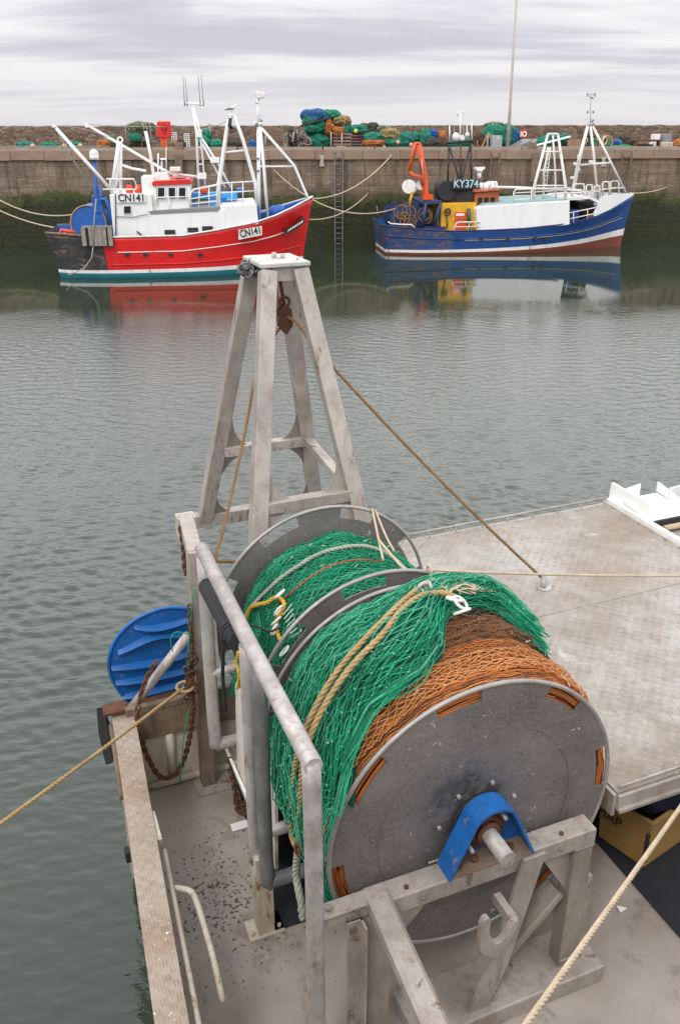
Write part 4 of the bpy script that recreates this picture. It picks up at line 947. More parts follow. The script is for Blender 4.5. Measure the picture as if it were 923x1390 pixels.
def build_water():
    rs = np.random.RandomState(5); yv = [1.2]
    while yv[-1] < 46: yv.append(yv[-1]*1.0036+.003)
    yv = np.array(yv); nc = 580; t = np.linspace(-1, 1, nc)
    Y = np.repeat(yv[:, None], nc, 1); X = t[None, :]*(Y*.46+2.2); dx = (Y*.46+2.2)*2/nc; dy = Y*.0036+.003; gs = np.maximum(dx, dy)
    low = sum(np.sin(X*a+Y*b+c) for a, b, c in ((.31, .12, 1), (-.17, .43, 2), (.83, .35, 4), (.05, 1.1, 5)))/4
    my = np.interp(Y+low*2.6, [0, 3, 5, 7, 10, 15, 22, 24.5, 26.5, 28.5, 31, 45], [.08, .12, .36, .66, .90, 1.05, 1.05, .85, .38, .13, .05, .03])
    Z = np.zeros_like(X); nw = 110
    for i in range(nw):
        lam = math.exp(rs.uniform(math.log(.06), math.log(.42))); k = 2*PI/lam; g = rs.rand()
        ang = R(rs.normal(112 if g < .55 else 58 if g < .88 else 85, 13)); sl = .37*math.sqrt(2/nw)*(.6 if lam > .26 else 1.1)
        fil = np.clip(lam/gs/2.6-1, 0, 1)
        # groups: each train of ripples swells and dies away along its way
        grp = .55+.6*np.sin((X*math.cos(ang+1.2)+Y*math.sin(ang+1.2))*rs.uniform(.3, 1.4)+rs.uniform(0, 6))
        ph = k*(X*math.cos(ang)+Y*math.sin(ang))+rs.uniform(0, 6.28)+.8*np.sin(X*rs.uniform(.4, 1.2)+Y*rs.uniform(.2, .8)+rs.uniform(0, 6))
        w = np.sin(ph); Z += sl/k*(w+.25*np.cos(2*ph))*fil*grp
    Z *= my; e = np.minimum(1, (1-np.abs(t))*25)[None, :]; Z *= e
    Z[0] = 0; Z[-1] = 0
    wd = (Y*.46+2.2)[:, 0]
    X = np.concatenate([np.full((len(yv), 1), -3000.), X, np.full((len(yv), 1), 3000.)], 1); Y = np.concatenate([Y[:, :1], Y, Y[:, :1]], 1); Z = np.pad(Z, ((0, 0), (1, 1)))
    X = np.concatenate([X[:1], X, X[-1:]]); Y = np.concatenate([np.full((1, nc+2), -3000.), Y, np.full((1, nc+2), 5000.)]); Z = np.pad(Z, ((1, 1), (0, 0)))
    nr, ncc = X.shape; co = np.stack([X, Y, Z], 2).reshape(-1).astype(np.float32)
    idx = np.arange(nr*ncc).reshape(nr, ncc); q = np.stack([idx[:-1, :-1], idx[:-1, 1:], idx[1:, 1:], idx[1:, :-1]], 2).reshape(-1).astype(np.int32)
    me = bpy.data.meshes.new('water'); me.vertices.add(nr*ncc); me.vertices.foreach_set('co', co); nf = len(q)//4
    me.loops.add(len(q)); me.loops.foreach_set('vertex_index', q); me.polygons.add(nf); me.polygons.foreach_set('loop_start', np.arange(0, len(q), 4, dtype=np.int32))
    me.polygons.foreach_set('use_smooth', np.ones(nf, dtype=bool)); me.update(calc_edges=True); me.materials.append(M['water'])
    o = bpy.data.objects.new('water', me); C.objects.link(o); tag(o, kind='structure')
build_water()
mb = MB(); mb.box((0, -4.6, 1.4), (60, 10.0, 5.0)); tag(mb.build('near_quay', M['quay_top']), kind='structure')

# ------------------------------------------------------------------ boats
class BF:
    def __init__(s, hd, px0, py0, half, stern_px):
        a = R(hd); s.X = Vector((math.cos(a), math.sin(a), 0)); s.Y = Vector((-math.sin(a), math.cos(a), 0))
        p = pz(px0, py0, 0); s.O = p+s.Y*half; sp = hit(stern_px, py0, s.Y, s.O.dot(s.Y)); s.O = Vector((0, 0, 0))+s.O+s.X*((sp-s.O).dot(s.X))
    def W(s, x, y, z): return s.O+s.X*x+s.Y*y+ZZ*z
    def P(s, x, y, k=0.0): return hit(x, y, s.Y, s.O.dot(s.Y)+k)
    def loc(s, p): d = p-s.O; return d.dot(s.X), d.dot(s.Y), d.z
    def box(s, mb, x0, y0, x1, y1, k0, k1, mat=0):
        a = s.loc(s.P(x0, y1, k0)); b = s.loc(s.P(x1, y0, k0))
        mb.box(s.W((a[0]+b[0])/2, (k0+k1)/2, (a[2]+b[2])/2), (abs(b[0]-a[0]), abs(k1-k0), abs(b[2]-a[2])), (s.X, s.Y, ZZ), mat); return mb
    def poly(s, mb, pts, k0, k1, mat=0): return mb.prism([s.P(x, y, k0) for x, y in pts], s.Y*(k1-k0), mat)
    def tube(s, mb, pts, k, r, n=7, mat=0): return mb.tube([s.P(x, y, k) if not isinstance(k, (list, tuple)) else s.P(x, y, k[i]) for i, (x, y) in enumerate(pts)], r, n, mat)
def interp(tb, x):
    if x <= tb[0][0]: return tb[0][1:]
    for a, b in zip(tb, tb[1:]):
        if x <= b[0]:
            t = (x-a[0])/(b[0]-a[0]); t2 = t
            return [p+(q-p)*t2 for p, q in zip(a[1:], b[1:])]
    return tb[-1][1:]
def hull(bf, name, parent, tb, Lh, xw0, xw1, bands, mats, black_x=None, thick=.07, deck_drop=.75, n=64):
    """tb: x, sheer height, half beam at sheer, half beam at water; bands: heights (fraction rises towards the bow) of the painted bands"""
    mb = MB(); rows = []
    def sect(x):
        zs, hb, hw = interp(tb, x); t = x/Lh; zl = [-.45, 0.0] + [b*(1+e*t**3) for b, e in bands]; z0 = zl[-1]; zl += [z0+(zs-z0)*i/8 for i in range(1, 9)]
        out = []
        for z in zl:
            f = max(0, z)/zs; xx = (xw0+(xw1-xw0)*x/Lh)*(1-f**1.1)+x*f**1.1; w = hw+(hb-hw)*f**1.4
            if z < 0: w = hw*.75
            out.append((xx, w, z))
        return out
    S = [sect(Lh*i/n) for i in range(n+1)]; nr = len(S[0])
    def inn(se):
        zt = se[-1][2]-deck_drop; q = min(range(len(se)-1), key=lambda j: abs((se[j][2]+se[j+1][2])/2-zt)); a, b = se[q], se[q+1]; t = max(0, min(1, (zt-a[2])/(b[2]-a[2]+1e-6)))
        return a[0]+(b[0]-a[0])*t, max(0.0, a[1]+(b[1]-a[1])*t-thick-.02)
    for sd in (-1, 1):
        b0 = len(mb.v)
        for se in S:
            for (x, w, z) in se: mb.v.append(bf.W(x, sd*w, z))
            zs = se[-1][2]; mb.v.append(bf.W(se[-1][0], sd*max(0.0, se[-1][1]-thick), zs)); mb.v.append(bf.W(inn(se)[0]+(.1 if se is S[0] else 0), sd*inn(se)[1], zs-deck_drop))
        m = nr+2
        for i in range(n):
            for j in range(m-1):
                a = b0+i*m+j; mt = min(j-1, len(bands)) if j >= 1 else 0
                mt = 0 if j == 0 else (j-1 if j-1 < len(bands) else len(bands))
                if j >= nr-1: mt = len(bands)+1
                elif black_x and mt == len(bands) and S[i][j][0] < black_x: mt = len(bands)+2
                mb.face([a, a+m, a+m+1, a+1], mt, j < nr-1)
    # transom
    k = len(mb.v)
    for sd in (-1, 1):
        for (x, w, z) in S[0]: mb.v.append(bf.W(x, sd*w, z))
    for j in range(nr-1): mb.face([k+j, k+j+1, k+nr+j+1, k+nr+j], (len(bands)+2 if black_x else len(bands)) if j-1 >= len(bands) else max(0, j-1))
    h = mb.build(name, mats, parent)
    # deck
    mb = MB()
    for se in S[1:]:
        for sd in (-1, 1): mb.v.append(bf.W(inn(se)[0], sd*(inn(se)[1]+.01), se[-1][2]-deck_drop))
    for i in range(n-1): a = 2*i; mb.face([a, a+1, a+3, a+2])
    mb.build('deck', M['boat_deck'], parent)
    return h, S
M['boat_deck'] = worn('grey_green_deck', (.20, .21, .19), .8, 0, .2, (.09, .08, .06), .5, 2)
def boat_paint(name, col, sc=1.5, chip=(.5, .45, .42), amt=.0, streak=(.25, .04, .03), rough=.32):
    m, nt, p = newmat(name)
    v = coords(nt); vs = coords(nt, (1.6, 1.6, .22)); a = nz(nt, v, sc, 5, .6); b = nz(nt, vs, 2.6, 6, .7, .3); c = nz(nt, coords(nt, (1, 1, 2.4)), 2.0, 8, .75, .5)
    cc = mix(nt, ramp(nt, a, [(.3, 0.0), (.7, 1.0)]), tuple(x*.86 for x in col), tuple(min(1, x*1.12) for x in col))
    cc = mix(nt, ramp(nt, b, [(.53, 0.0), (.68, .55)]), cc, streak); cc = mix(nt, ramp(nt, c, [(.62-amt, 0.0), (.74-amt, .75)]), cc, chip)
    zc_ = N(nt, 'ShaderNodeSeparateXYZ', inp={0: N(nt, 'ShaderNodeNewGeometry').outputs['Position']}).outputs[2]
    pl = mth(nt, 'POWER', mth(nt, 'ABSOLUTE', mth(nt, 'SINE', mth(nt, 'MULTIPLY', zc_, 17.0))), 12.0)
    cc = mix(nt, mth(nt, 'MULTIPLY', mth(nt, 'SUBTRACT', 1.0, mth(nt, 'MINIMUM', mth(nt, 'MULTIPLY', mth(nt, 'ABSOLUTE', mth(nt, 'SINE', mth(nt, 'MULTIPLY', zc_, 17.0))), 7.0), 1.0)), .35), cc, tuple(x*.3 for x in col))
    setp(nt, p, col=cc, rough=rough); bump(nt, p, mth(nt, 'ADD', b, mth(nt, 'MULTIPLY', pl, .3)), .2, .012); return m
M['red'] = boat_paint('red_hull_paint', (.62, .012, .012), streak=(.40, .05, .045), chip=(.30, .10, .08))
M['hull_blue'] = boat_paint('blue_hull_paint', (.008, .055, .22), streak=(.03, .055, .13), chip=(.20, .13, .09), amt=-.01)
M['hull_blue_rust'] = boat_paint('rust_streaked_blue_paint', (.015, .055, .17), chip=(.18, .10, .07), amt=.14, streak=(.14, .08, .05), rough=.6)
M['hull_black'] = boat_paint('scraped_black_paint', (.03, .032, .037), chip=(.28, .16, .09), amt=.10, streak=(.08, .075, .07), rough=.6)
M['teal'] = worn('teal_boot_topping', (.012, .15, .19), .5, 0, .15, (.03, .08, .06), .4, 2)
M['boot_red'] = worn('red_brown_boot_topping', (.20, .05, .03), .7, 0, .2, (.08, .04, .03), .5, 2)
M['boat_white'] = worn('white_boat_paint', (.80, .80, .795), .35, 0, .03, (.46, .34, .22), .22, .9, 8, 12, (.50, .36, .22), .0)
M['boat_white2'] = worn('rust_marked_white_paint', (.74, .73, .70), .45, 0, .06, (.40, .30, .2), .45, 1.2, 6, 12, (.35, .20, .10), .12)
M['glass'] = worn('dark_window_glass', (.02, .025, .028), .12, 0, .2, (.03, .03, .03), .1, 2, bstr=.02)
M['red_trim'] = worn('red_trim_paint', (.60, .02, .015), .4, 0, .08, (.3, .05, .04), .2, 2)
M['grey_trim'] = worn('grey_trim_paint', (.22, .22, .24), .6, 0, .12, (.12, .10, .09), .3, 2)
M['black'] = worn('black_paint', (.02, .02, .022), .5, 0, .3, (.07, .06, .055), .3, 3)
M['boat_blue'] = worn('blue_gear_paint', (.012, .11, .42), .45, 0, .15, (.10, .07, .05), .35, 3, 2, 20)
M['sky_blue'] = worn('pale_blue_plastic', (.03, .30, .70), .5, 0, .1, (.1, .2, .3), .2, 3)
M['navy_paint'] = worn('dark_blue_paint', (.015, .035, .12), .5, 0, .25, (.08, .06, .05), .4, 3)
M['orange_buoy'] = worn('orange_buoy_plastic', (.70, .07, .02), .5, 0, .1, (.3, .08, .05), .2, 5)
M['crane'] = worn('orange_crane_paint', (.72, .085, .012), .45, 0, .1, (.25, .07, .03), .25, 3)
M['yellow'] = worn('yellow_paint', (.70, .38, .015), .5, 0, .12, (.25, .14, .05), .4, 2, 3, 12)
M['orange_trim'] = worn('varnished_orange_frame', (.42, .10, .03), .5, 0, .2, (.18, .07, .03), .4, 3)
M['alga_white'] = M['boat_white2']
def tubes(bf, name, mat, parent, items):
    mb = MB()
    for pts, k, r in items: bf.tube(mb, pts, k, r)
    return mb.build(name, mat, parent)

# ---- red boat
rb = BF(8, 240, 376.3, 1.75, 79)
LR = rb.loc(rb.P(425, 300, 0))[0]; print('red length', LR)
red = thing('fishing_boat', rb.W(LR/2, 0, 0), 'red and white fishing boat with a black stern, afloat at the left', 'fishing boat')
k = LR/10.1
tb = [(0, 1.70, 1.35, 1.1), (.5, 1.68, 1.55, 1.4), (1.6, 1.60, 1.72, 1.62), (2.5, 1.55, 1.78, 1.72), (5.1, 1.57, 1.8, 1.74), (6.5, 1.77, 1.78, 1.62), (7.9, 2.0, 1.62, 1.3), (8.7, 2.22, 1.38, .95), (9.4, 2.47, .95, .5), (9.85, 2.63, .5, .2), (LR, 2.80, .03, .02)]
hr, SR = hull(rb, 'hull', red, tb, LR, .30, LR-.50, [(.19, .3), (.31, .5)], [M['teal'], M['boat_white2'], M['red'], M['boat_blue'], M['hull_black']], black_x=2.1)
def sheer_tube(bf, S, parent, name, mat, off, r, x0=0, x1=99, fr=1.0, sides=(-1, 1)):
    mb = MB()
    for sd in sides:
        pts = []
        for se in S:
            if fr >= 1: x, w, z = se[-1]
            else:
                zt = se[-1][2]*fr; q = min(range(len(se)-1), key=lambda j: abs((se[j][2]+se[j+1][2])/2-zt)); a, b = se[q], se[q+1]; t = max(0, min(1, (zt-a[2])/(b[2]-a[2]+1e-6))); x, w, z = [a[i]+(b[i]-a[i])*t for i in range(3)]
            if x0 <= x <= x1: pts.append(bf.W(x, sd*(w+.01), z+off))
        if len(pts) > 1: mb.tube(pts, r, 6)
    return mb.build(name, mat, parent)
sheer_tube(rb, SR, red, 'cap_rail', M['boat_white2'], 0, .035, 2.1, LR)
for sd_q in (-1, 1): sheer_tube(rb, SR, red, 'stern_rail', M['timber'], 0, .05, 0, 2.1, sides=(sd_q,))
sheer_tube(rb, SR, red, 'white_line', M['boat_white'], 0, .018, 2.5, LR*.93, .63)
sheer_tube(rb, SR, red, 'rubbing_strake', M['red'], 0, .03, 2.2, LR*.96, .33)
mb = MB()
for x in (115+0, 173, 198, 232, 272): rb.box(mb, x-3, 344, x+3, 348, -1.80, -1.70)
mb.build('scupper', M['black'], red)
# houses
mb = MB(); rb.box(mb, 155, 263, 206, 324, -1.45, .9); o = mb.build('aft_house', M['boat_white'], red); bevel(o, .04)
mb = MB(); rb.poly(mb, [(205, 290), (206, 324), (250, 323), (298, 314), (306, 312), (306, 284), (296, 285.5)], -1.62, 1.5); o = mb.build('deckhouse', M['boat_white'], red); bevel(o, .03)
mb = MB(); rb.poly(mb, [(202, 287), (205, 291), (297, 286.5), (297, 281)], -1.64, 1.52); mb.build('deckhouse_roof', M['grey_trim'], red)
mb = MB(); rb.poly(mb, [(299, 280), (300, 314), (351, 304), (348.5, 277)], -1.60, 1.45); o = mb.build('forward_shelter', M['boat_white'], red); bevel(o, .02)
mb = MB(); rb.box(mb, 196, 240, 209, 290, -1.2, .2); mb.build('funnel_casing', M['boat_white'], red)
wh = None
mb = MB(); rb.poly(mb, [(207, 250), (207, 290), (260, 289), (259, 248)], -1.25, 1.15); wh = mb.build('wheelhouse', M['boat_white'], red); bevel(wh, .05)
mb = MB(); rb.poly(mb, [(207, 252), (207, 247), (212, 246), (257, 243.5), (261, 248), (261, 249.5)], -1.33, 1.22); mb.build('roof', M['red_trim'], wh)
mb = MB(); rb.poly(mb, [(209, 247), (209, 236), (226, 236), (231, 245)], -.8, .5); mb.build('roof_locker', M['boat_white'], wh)
mb = MB(); rb.box(mb, 240, 242, 252, 246.5, -.9, -.5); mb.build('search_light', M['black'], wh)
def window(bf, par, x0, y0, x1, y1, k, fr=M['boat_white'], t=1.0):
    mb = MB(); bf.box(mb, x0, y0, x1, y1, k-.02, k+.04); w = mb.build('window', M['glass'], par); bevel(w, .02)
    mb = MB(); c = [bf.P(x0-t*.6, y0-t*.6, k-.03), bf.P(x1+t*.6, y0-t*.6, k-.03), bf.P(x1+t*.6, y1+t*.6, k-.03), bf.P(x0-t*.6, y1+t*.6, k-.03)]
    mb.tube(c, .018*t, 5, closed=True); mb.build('frame', fr, w)
for x in (215, 229.5, 243.5): window(rb, wh, x, 255, x+8.5, 269.5, -1.26)
window(rb, red, 169, 280, 178, 290, -1.46)
for (x0, y0, x1, y1) in ((224, 312, 238, 318), (255, 309, 269, 315), (275, 307, 289, 313.5)):
    mb = MB(); rb.box(mb, x0, y0, x1, y1, -1.66, -1.60); o = mb.build('vent', M['black'], red)
mb = MB(); rb.box(mb, 159.5, 262, 197, 275, -1.53, -1.50); nb = mb.build('name_board', M['boat_white'], red)
def lab(bf, par, s, x0, x1, y0, y1, k, mat, name='lettering', rise=0.0, stretch=1):
    a = bf.P(x0, y1, k); b = bf.P(x1, y1+rise, k); c = bf.P(x0, y0, k); h = (c-a).z; cen = (bf.P(x0, y0, k)+bf.P(x1, y1+rise, k))/2
    t = text(name, s, h*1.42, cen, b-a, ZZ, mat, par, .006, thick=.006)
    # fit width
    d = (b-a).normalized(); o0 = Vector(LOC.get(par.name, (0, 0, 0))); xs_ = [((v.co+o0)-cen).dot(d) for v in t.data.vertices]; w = max(xs_)-min(xs_); mid = (max(xs_)+min(xs_))/2; want = (b-a).length; kx = want/w
    for v in t.data.vertices:
        q = (v.co+o0)-cen; e = q.dot(d); v.co = v.co+d*((e-mid)*kx-e)
    return t
lab(rb, nb, 'CN141', 161, 195, 264, 274, -1.55, M['black'])
mb = MB(); c4 = [(324, 312.5), (324, 325.5), (356, 319), (355.5, 307)]; rb.poly(mb, c4, -1.80, -1.70); o = mb.build('number_plate', M['white_dirty'], red)
lab(rb, o, 'CN141', 326, 353, 313, 323, -1.83, M['black'], rise=-5.5)
mb = MB(); rb.poly(mb, [(388, 312), (387, 318), (398, 314), (413, 303), (413, 296), (401, 307)], -1.32, -.2); em = mb.build('bow_emblem', M['black'], red)
mb = MB()
for i in range(7): rb.tube(mb, [(391+i*3, 315-i*1.9), (393+i*3, 311-i*1.9)], -1.35, .02, 5)
mb.build('emblem_scroll', M['white_dirty'], em)
# rails, masts, gallows
W_ = M['boat_white']
tubes(rb, 'guard_rail', W_, red, [([(258, 285), (259, 262), (264, 257), (297, 251)], -1.5, .03), ([(259, 270), (297, 264)], -1.5, .022), ([(259, 277), (297, 273)], -1.5, .022), ([(270, 284), (271, 256)], -1.5, .02), ([(284, 284), (284, 254)], -1.5, .02),
    ([(299, 249), (345, 246), (347, 277)], -1.5, .026), ([(299, 262), (345, 259)], -1.5, .02), ([(315, 279), (315, 248)], -1.5, .02), ([(330, 278), (330, 247)], -1.5, .02),
])
tubes(rb, 'guard_rail', W_, red, [([(258, 272), (259, 258), (296, 250)], 1.3, .025)])
tubes(rb, 'wheelhouse_rail', W_, red, [([(205, 282), (214, 268), (258, 267)], -1.35, .022), ([(205, 288), (206, 281)], -1.35, .022), ([(230, 287), (230, 267)], -1.35, .018)])
mb = MB()
for kk in (-1.45, 1.35):
    rb.tube(mb, [(296, 284), (297, 252), (309, 170), (313, 158)], kk, [.085, .085, .07, .06], 8); rb.tube(mb, [(349, 280), (347, 250), (330, 190), (318, 157)], kk, [.07, .07, .065, .06], 8)
rb.tube(mb, [(306, 207), (334, 204)], -1.45, .035); mb.tube([rb.P(314, 157, -1.45), rb.P(318, 157, 1.35)], .07, 8); mb.tube([rb.P(313, 160, -1.45), rb.P(313, 160, 1.35)], .05, 8)
mb.build('gallows_frame', W_, red)
mb = MB(); rb.tube(mb, [(313, 160), (312, 170), (315, 175)], -1.5, .07); mb.build('hanging_block', M['black'], red)
mb = MB(); rb.box(mb, 308, 153.5, 320, 157.5, -1.5, -1.2); mb.build('lamp', W_, red)
mb = MB(); rb.tube(mb, [(352, 301), (351.5, 250), (351, 172)], 0, .075, 10); rb.tube(mb, [(351, 172), (350.5, 133)], 0, .055, 10)
rb.tube(mb, [(364, 299), (359, 235), (353, 172)], -.8, .06); rb.tube(mb, [(364, 299), (359, 235), (353, 172)], .8, .06)
rb.tube(mb, [(355, 174), (397, 222), (400, 226), (416, 264), (419, 270)], -.15, .05, 8); rb.tube(mb, [(352, 226), (399, 226)], 0, .035)
rb.tube(mb, [(345, 168), (357, 168)], 0, .07)
mb.build('foremast', W_, red)
mb = MB(); rb.poly(mb, [(347, 124), (359, 125), (361, 128), (359, 133), (350, 134), (347, 127)], -.22, .22); o = mb.build('mast_lamp', M['white_dirty'], red); bevel(o, .03)
tubes(rb, 'signal_bracket', M['grey_trim'], red, [([(348, 172), (349, 166)], -.1, .05), ([(347, 140), (351, 140)], -.1, .02), ([(348, 215), (352, 215)], -.1, .04), ([(348, 232), (352, 232)], -.1, .04), ([(355, 168), (355, 162)], 0, .05)])
# radio mast with four whips
mb = MB(); rb.tube(mb, [(262, 145), (267, 180), (270, 255)], .3, .05, 8); rb.tube(mb, [(263, 146), (272, 180), (279, 255)], .3, .04, 8)
for y in (180, 200, 223, 240): rb.tube(mb, [(267.5, y), (273+(y-180)*.09, y)], .3, .025)
rb.tube(mb, [(268, 178), (296, 222), (314, 255)], .3, .04); rb.tube(mb, [(275, 195), (306, 255)], .3, .035); rb.tube(mb, [(252, 140), (276, 142)], .3, .035); rb.box(mb, 266, 176, 274, 186, .2, .5); rb.box(mb, 268, 235, 280, 243, .2, .5)
rb.box(mb, 286, 214, 298, 221, .1, .6)
mb.build('radio_mast', W_, red)
mb = MB()
for x0, x1, y in ((248.7, 251, 104), (252, 254.5, 106), (269.5, 272, 104), (273.5, 276.5, 102)): rb.tube(mb, [(x0, y), (x1, 142)], .3, .014, 5); rb.tube(mb, [(x1, 136), (x1, 144)], .3, .03, 6)
mb.build('whip_aerial', M['grey_trim'], red)
mb = MB(); mb.tube(sag(rb.P(272, 176, .3), rb.P(311, 163, -.5), .05), .015, 5); mb.build('mast_stay', M['grey_rope'], red)
# aft derrick frame
mb = MB(); rb.tube(mb, [(152, 262), (162, 192)], -1.1, .075, 8); rb.tube(mb, [(164, 262), (164, 192)], -1.0, .07, 8); rb.tube(mb, [(157, 262), (163, 192)], 1.0, .06, 8); mb.tube([rb.P(163, 195, -1.05), rb.P(163, 195, 1.0)], .045, 7)
for y in (205, 219, 233, 245): rb.tube(mb, [(160.5-(y-205)*.12, y), (164, y)], -1.05, .022)
mb.build('derrick_post', W_, red); mb = MB(); mb.torus(rb.P(163.5, 190, -1), rb.Y, .09, .035, 16, 6); mb.build('head_ring', W_, red); mb = MB(); rb.tube(mb, [(165, 224), (180, 229), (199, 232)], -1.0, .05); mb.build('head_strut', W_, red); mb = MB(); rb.tube(mb, [(145, 243), (182, 243), (186, 253)], -1.3, .03); rb.tube(mb, [(150, 243), (150, 257)], -1.3, .025); rb.tube(mb, [(186, 253), (185, 257)], -1.3, .025)
rb.tube(mb, [(140, 257), (185, 257)], -1.3, .025); mb.build('stern_rail', W_, red)
mb = MB(); rb.tube(mb, [(74, 171), (154, 261)], -1.2, [.06, .075], 8); rb.box(mb, 71, 168, 76, 173, -1.28, -1.12); mb.build('derrick_boom', W_, red)
mb = MB(); rb.tube(mb, [(119, 170), (232, 236), (268, 240)], [1.1, .4, .3], .055, 8); rb.box(mb, 116, 167, 122, 173, 1.0, 1.2); mb.build('derrick_boom', W_, red)
mb = MB(); rb.tube(mb, [(75, 172), (92, 205), (131, 268)], -1.15, .012, 5); rb.tube(mb, [(75, 172), (96, 210), (132, 266)], -1.1, .012, 5); rb.tube(mb, [(74, 170), (110, 174), (162, 190)], -1, .012, 5); rb.tube(mb, [(120, 168), (160, 172), (225, 172)], 1, .01, 5); mb.build('rigging', M['grey_rope'], red)
tubes(rb, 'exhaust_pipe', W_, red, [([(198, 178), (205, 212), (209, 240)], -.4, .06), ([(215, 240), (215, 208)], .2, .03), ([(220, 240), (220, 218)], .1, .03), ([(226, 240), (226, 200)], .4, .018)])
mb = MB(); rb.box(mb, 231, 227, 245, 233, -.2, .3); mb.disc(rb.P(238, 236, 0), ZZ, .12, .2, 12); o = mb.build('radar', M['boat_white2'], red); bevel(o, .02)
mb = MB(); rb.box(mb, 218, 215, 226, 217, -.05, .25); mb.build('aerial_bracket', W_, red)
rb_buoy = []
for i, (x, y, kk) in enumerate(((176, 257, -1.0), (188, 257, -1.0), (277, 258, -.4))):
    bo = thing('buoy', rb.P(x, y, kk), ['orange buoy nearest the stern, beside the first wheelhouse lamp post', 'orange buoy just aft of the wheelhouse of the red boat', 'small red buoy between the guard rails forward of the wheelhouse'][i], 'buoy', 'orange buoys on the red boat')
    MB().sphere(rb.P(x, y, kk), (.16, .16, .18), 14, 10).build('float', M['orange_buoy'], bo); MB().disc(rb.P(x, y, kk)+ZZ*.2, ZZ, .03, .08, 8).build('eye', M['rubber'], bo)
mb = MB(); rb.box(mb, 262, 262, 296, 270, .1, 1.0); rb.box(mb, 301, 262, 322, 271, 0, 1.0); rb.box(mb, 259, 276, 265, 285, -.6, .2); rb.box(mb, 286, 273, 300, 284, -.9, -.2)
o = mb.build('tarpaulin_cover', M['sky_blue'], red)
mb = MB(); rb.box(mb, 300, 268, 308, 280, .0, .8); rb.box(mb, 322, 256, 332, 262, .0, .6); mb.build('deck_box', M['boat_blue'], red)
mb = MB(); rb.box(mb, 268, 277, 296, 286, -.2, 1); mb.build('winch', M['grey_trim'], red)
# stern: blue net drum, gallows, tail lamp
mb = MB(); c = rb.P(121, 303, -.9); mb.tube([c+rb.Y*0, c+rb.Y*1.7], .62, 28); mb.tube([c-rb.Y*.04, c+rb.Y*.05], .64, 32); nd = mb.build('net_drum', M['boat_blue'], red)
mb = MB(); mb.torus(c-rb.Y*.06, rb.Y, .66, .03, 32, 6); mb.build('drum_rim', M['tan_rope'], nd)
mb = MB(); rb.tube(mb, [(131, 282), (131, 262), (129, 214)], -.9, [.10, .08, .06], 8); rb.tube(mb, [(131, 262), (140, 268), (135, 254)], -.9, .07, 8); rb.box(mb, 127, 266, 138, 288, -1.0, -.6)
mb.build('dome_mast', M['boat_blue'], red); mb = MB()
for kk in (-1.1, 1.0): rb.tube(mb, [(136, 272), (143, 270), (149, 282), (154, 318)], kk, .09, 8)
mb.tube([rb.P(146, 276, -1.1), rb.P(146, 276, 1.0)], .07, 8)
mb.build('stern_gantry', M['boat_blue'], red)
mb = MB(); c = rb.P(128, 209, -.9); mb.sphere(c, (.17, .17, .17), 14, 10); mb.disc(c-ZZ*.12, ZZ, .17, .16, 16); mb.build('satellite_dome', M['white_dirty'], red)
mb = MB(); rb.box(mb, 112, 308, 152, 335, -1.86, -1.78)
o = mb.build('stern_door', M['black'], red)
mb = MB()
for x in (114, 124, 130, 136, 142, 150): rb.box(mb, x-1.5, 309, x+1.5, 334, -1.93, -1.86)
rb.box(mb, 112, 306, 152, 309.5, -1.92, -1.84); mb.build('door_slat', M['rust_plate'], o)
tubes(rb, 'tyre_rope', M['grey_rope'], red, [([(127, 334), (125, 350), (115, 364), (95, 373), (88, 368)], -1.9, .02), ([(131, 270), (128, 300), (127, 334)], -1.95, .02)])
tubes(rb, 'fender_rope', M['orange_buoy'], red, [([(80, 322), (84, 312), (94, 314), (104, 316)], -1.3, .06), ([(79, 325), (77, 335), (80, 345)], -1.2, .05), ([(86, 318), (100, 311)], -.8, .05)])
tubes(rb, 'hose', M['black'], red, [([(157, 262), (158, 322)], -1.5, .02), ([(186, 314), (192, 319), (199, 324)], -1.55, .03), ([(157, 294), (180, 295), (200, 291)], -1.5, .012)])
mb = MB(); rb.box(mb, 346, 278, 352, 302, -.9, .9); mb.build('foredeck_bulkhead', M['boat_blue'], red)
mb = MB(); rb.poly(mb, [(347, 303), (415, 273), (409, 271), (372, 284), (352, 290)], .6, .9); mb.build('bulwark_inside', M['boat_blue'], red)
mb = MB(); mb.sphere(rb.P(372, 289, -.1), (.24, .24, .3), 12, 8); mb.sphere(rb.P(380, 287, .2), (.24, .24, .28), 12, 8); mb.build('windlass', M['boat_blue'], red)
# gull on the gallows frame
def gull(p, d, label):
    g = thing('gull', p, label, 'bird', None); s_ = .9
    mb = MB(); side = d.cross(ZZ)
    body = [p+(d*a+ZZ*b)*s_ for a, b in ((-.26, .10), (-.16, .12), (-.05, .14), (.06, .17), (.12, .23), (.15, .28), (.20, .275), (.25, .265))]
    mb.tube(body, [.01, .035, .075, .075, .045, .042, .025, .006], 10); mb.build('body', M['boat_white'], g)
    mb = MB()
    for s2 in (-1, 1): mb.tube([p+side*.07*s2+(d*.06+ZZ*.17)*s_, p+side*.08*s2+(-d*.1+ZZ*.15)*s_, p+side*.03*s2+(-d*.30+ZZ*.11)*s_], [.03, .05, .008], 8)
    mb.build('wing', M['grey_trim'], g); mb = MB()
    for s2 in (-1, 1): mb.tube([p+side*.03*s2, p+side*.03*s2+ZZ*.10], .008, 5)
    mb.build('leg', M['orange_buoy'], g)
gull(rb.P(315, 153, -1.35), rb.X, 'grey and white gull standing on top of the red boat gallows frame')

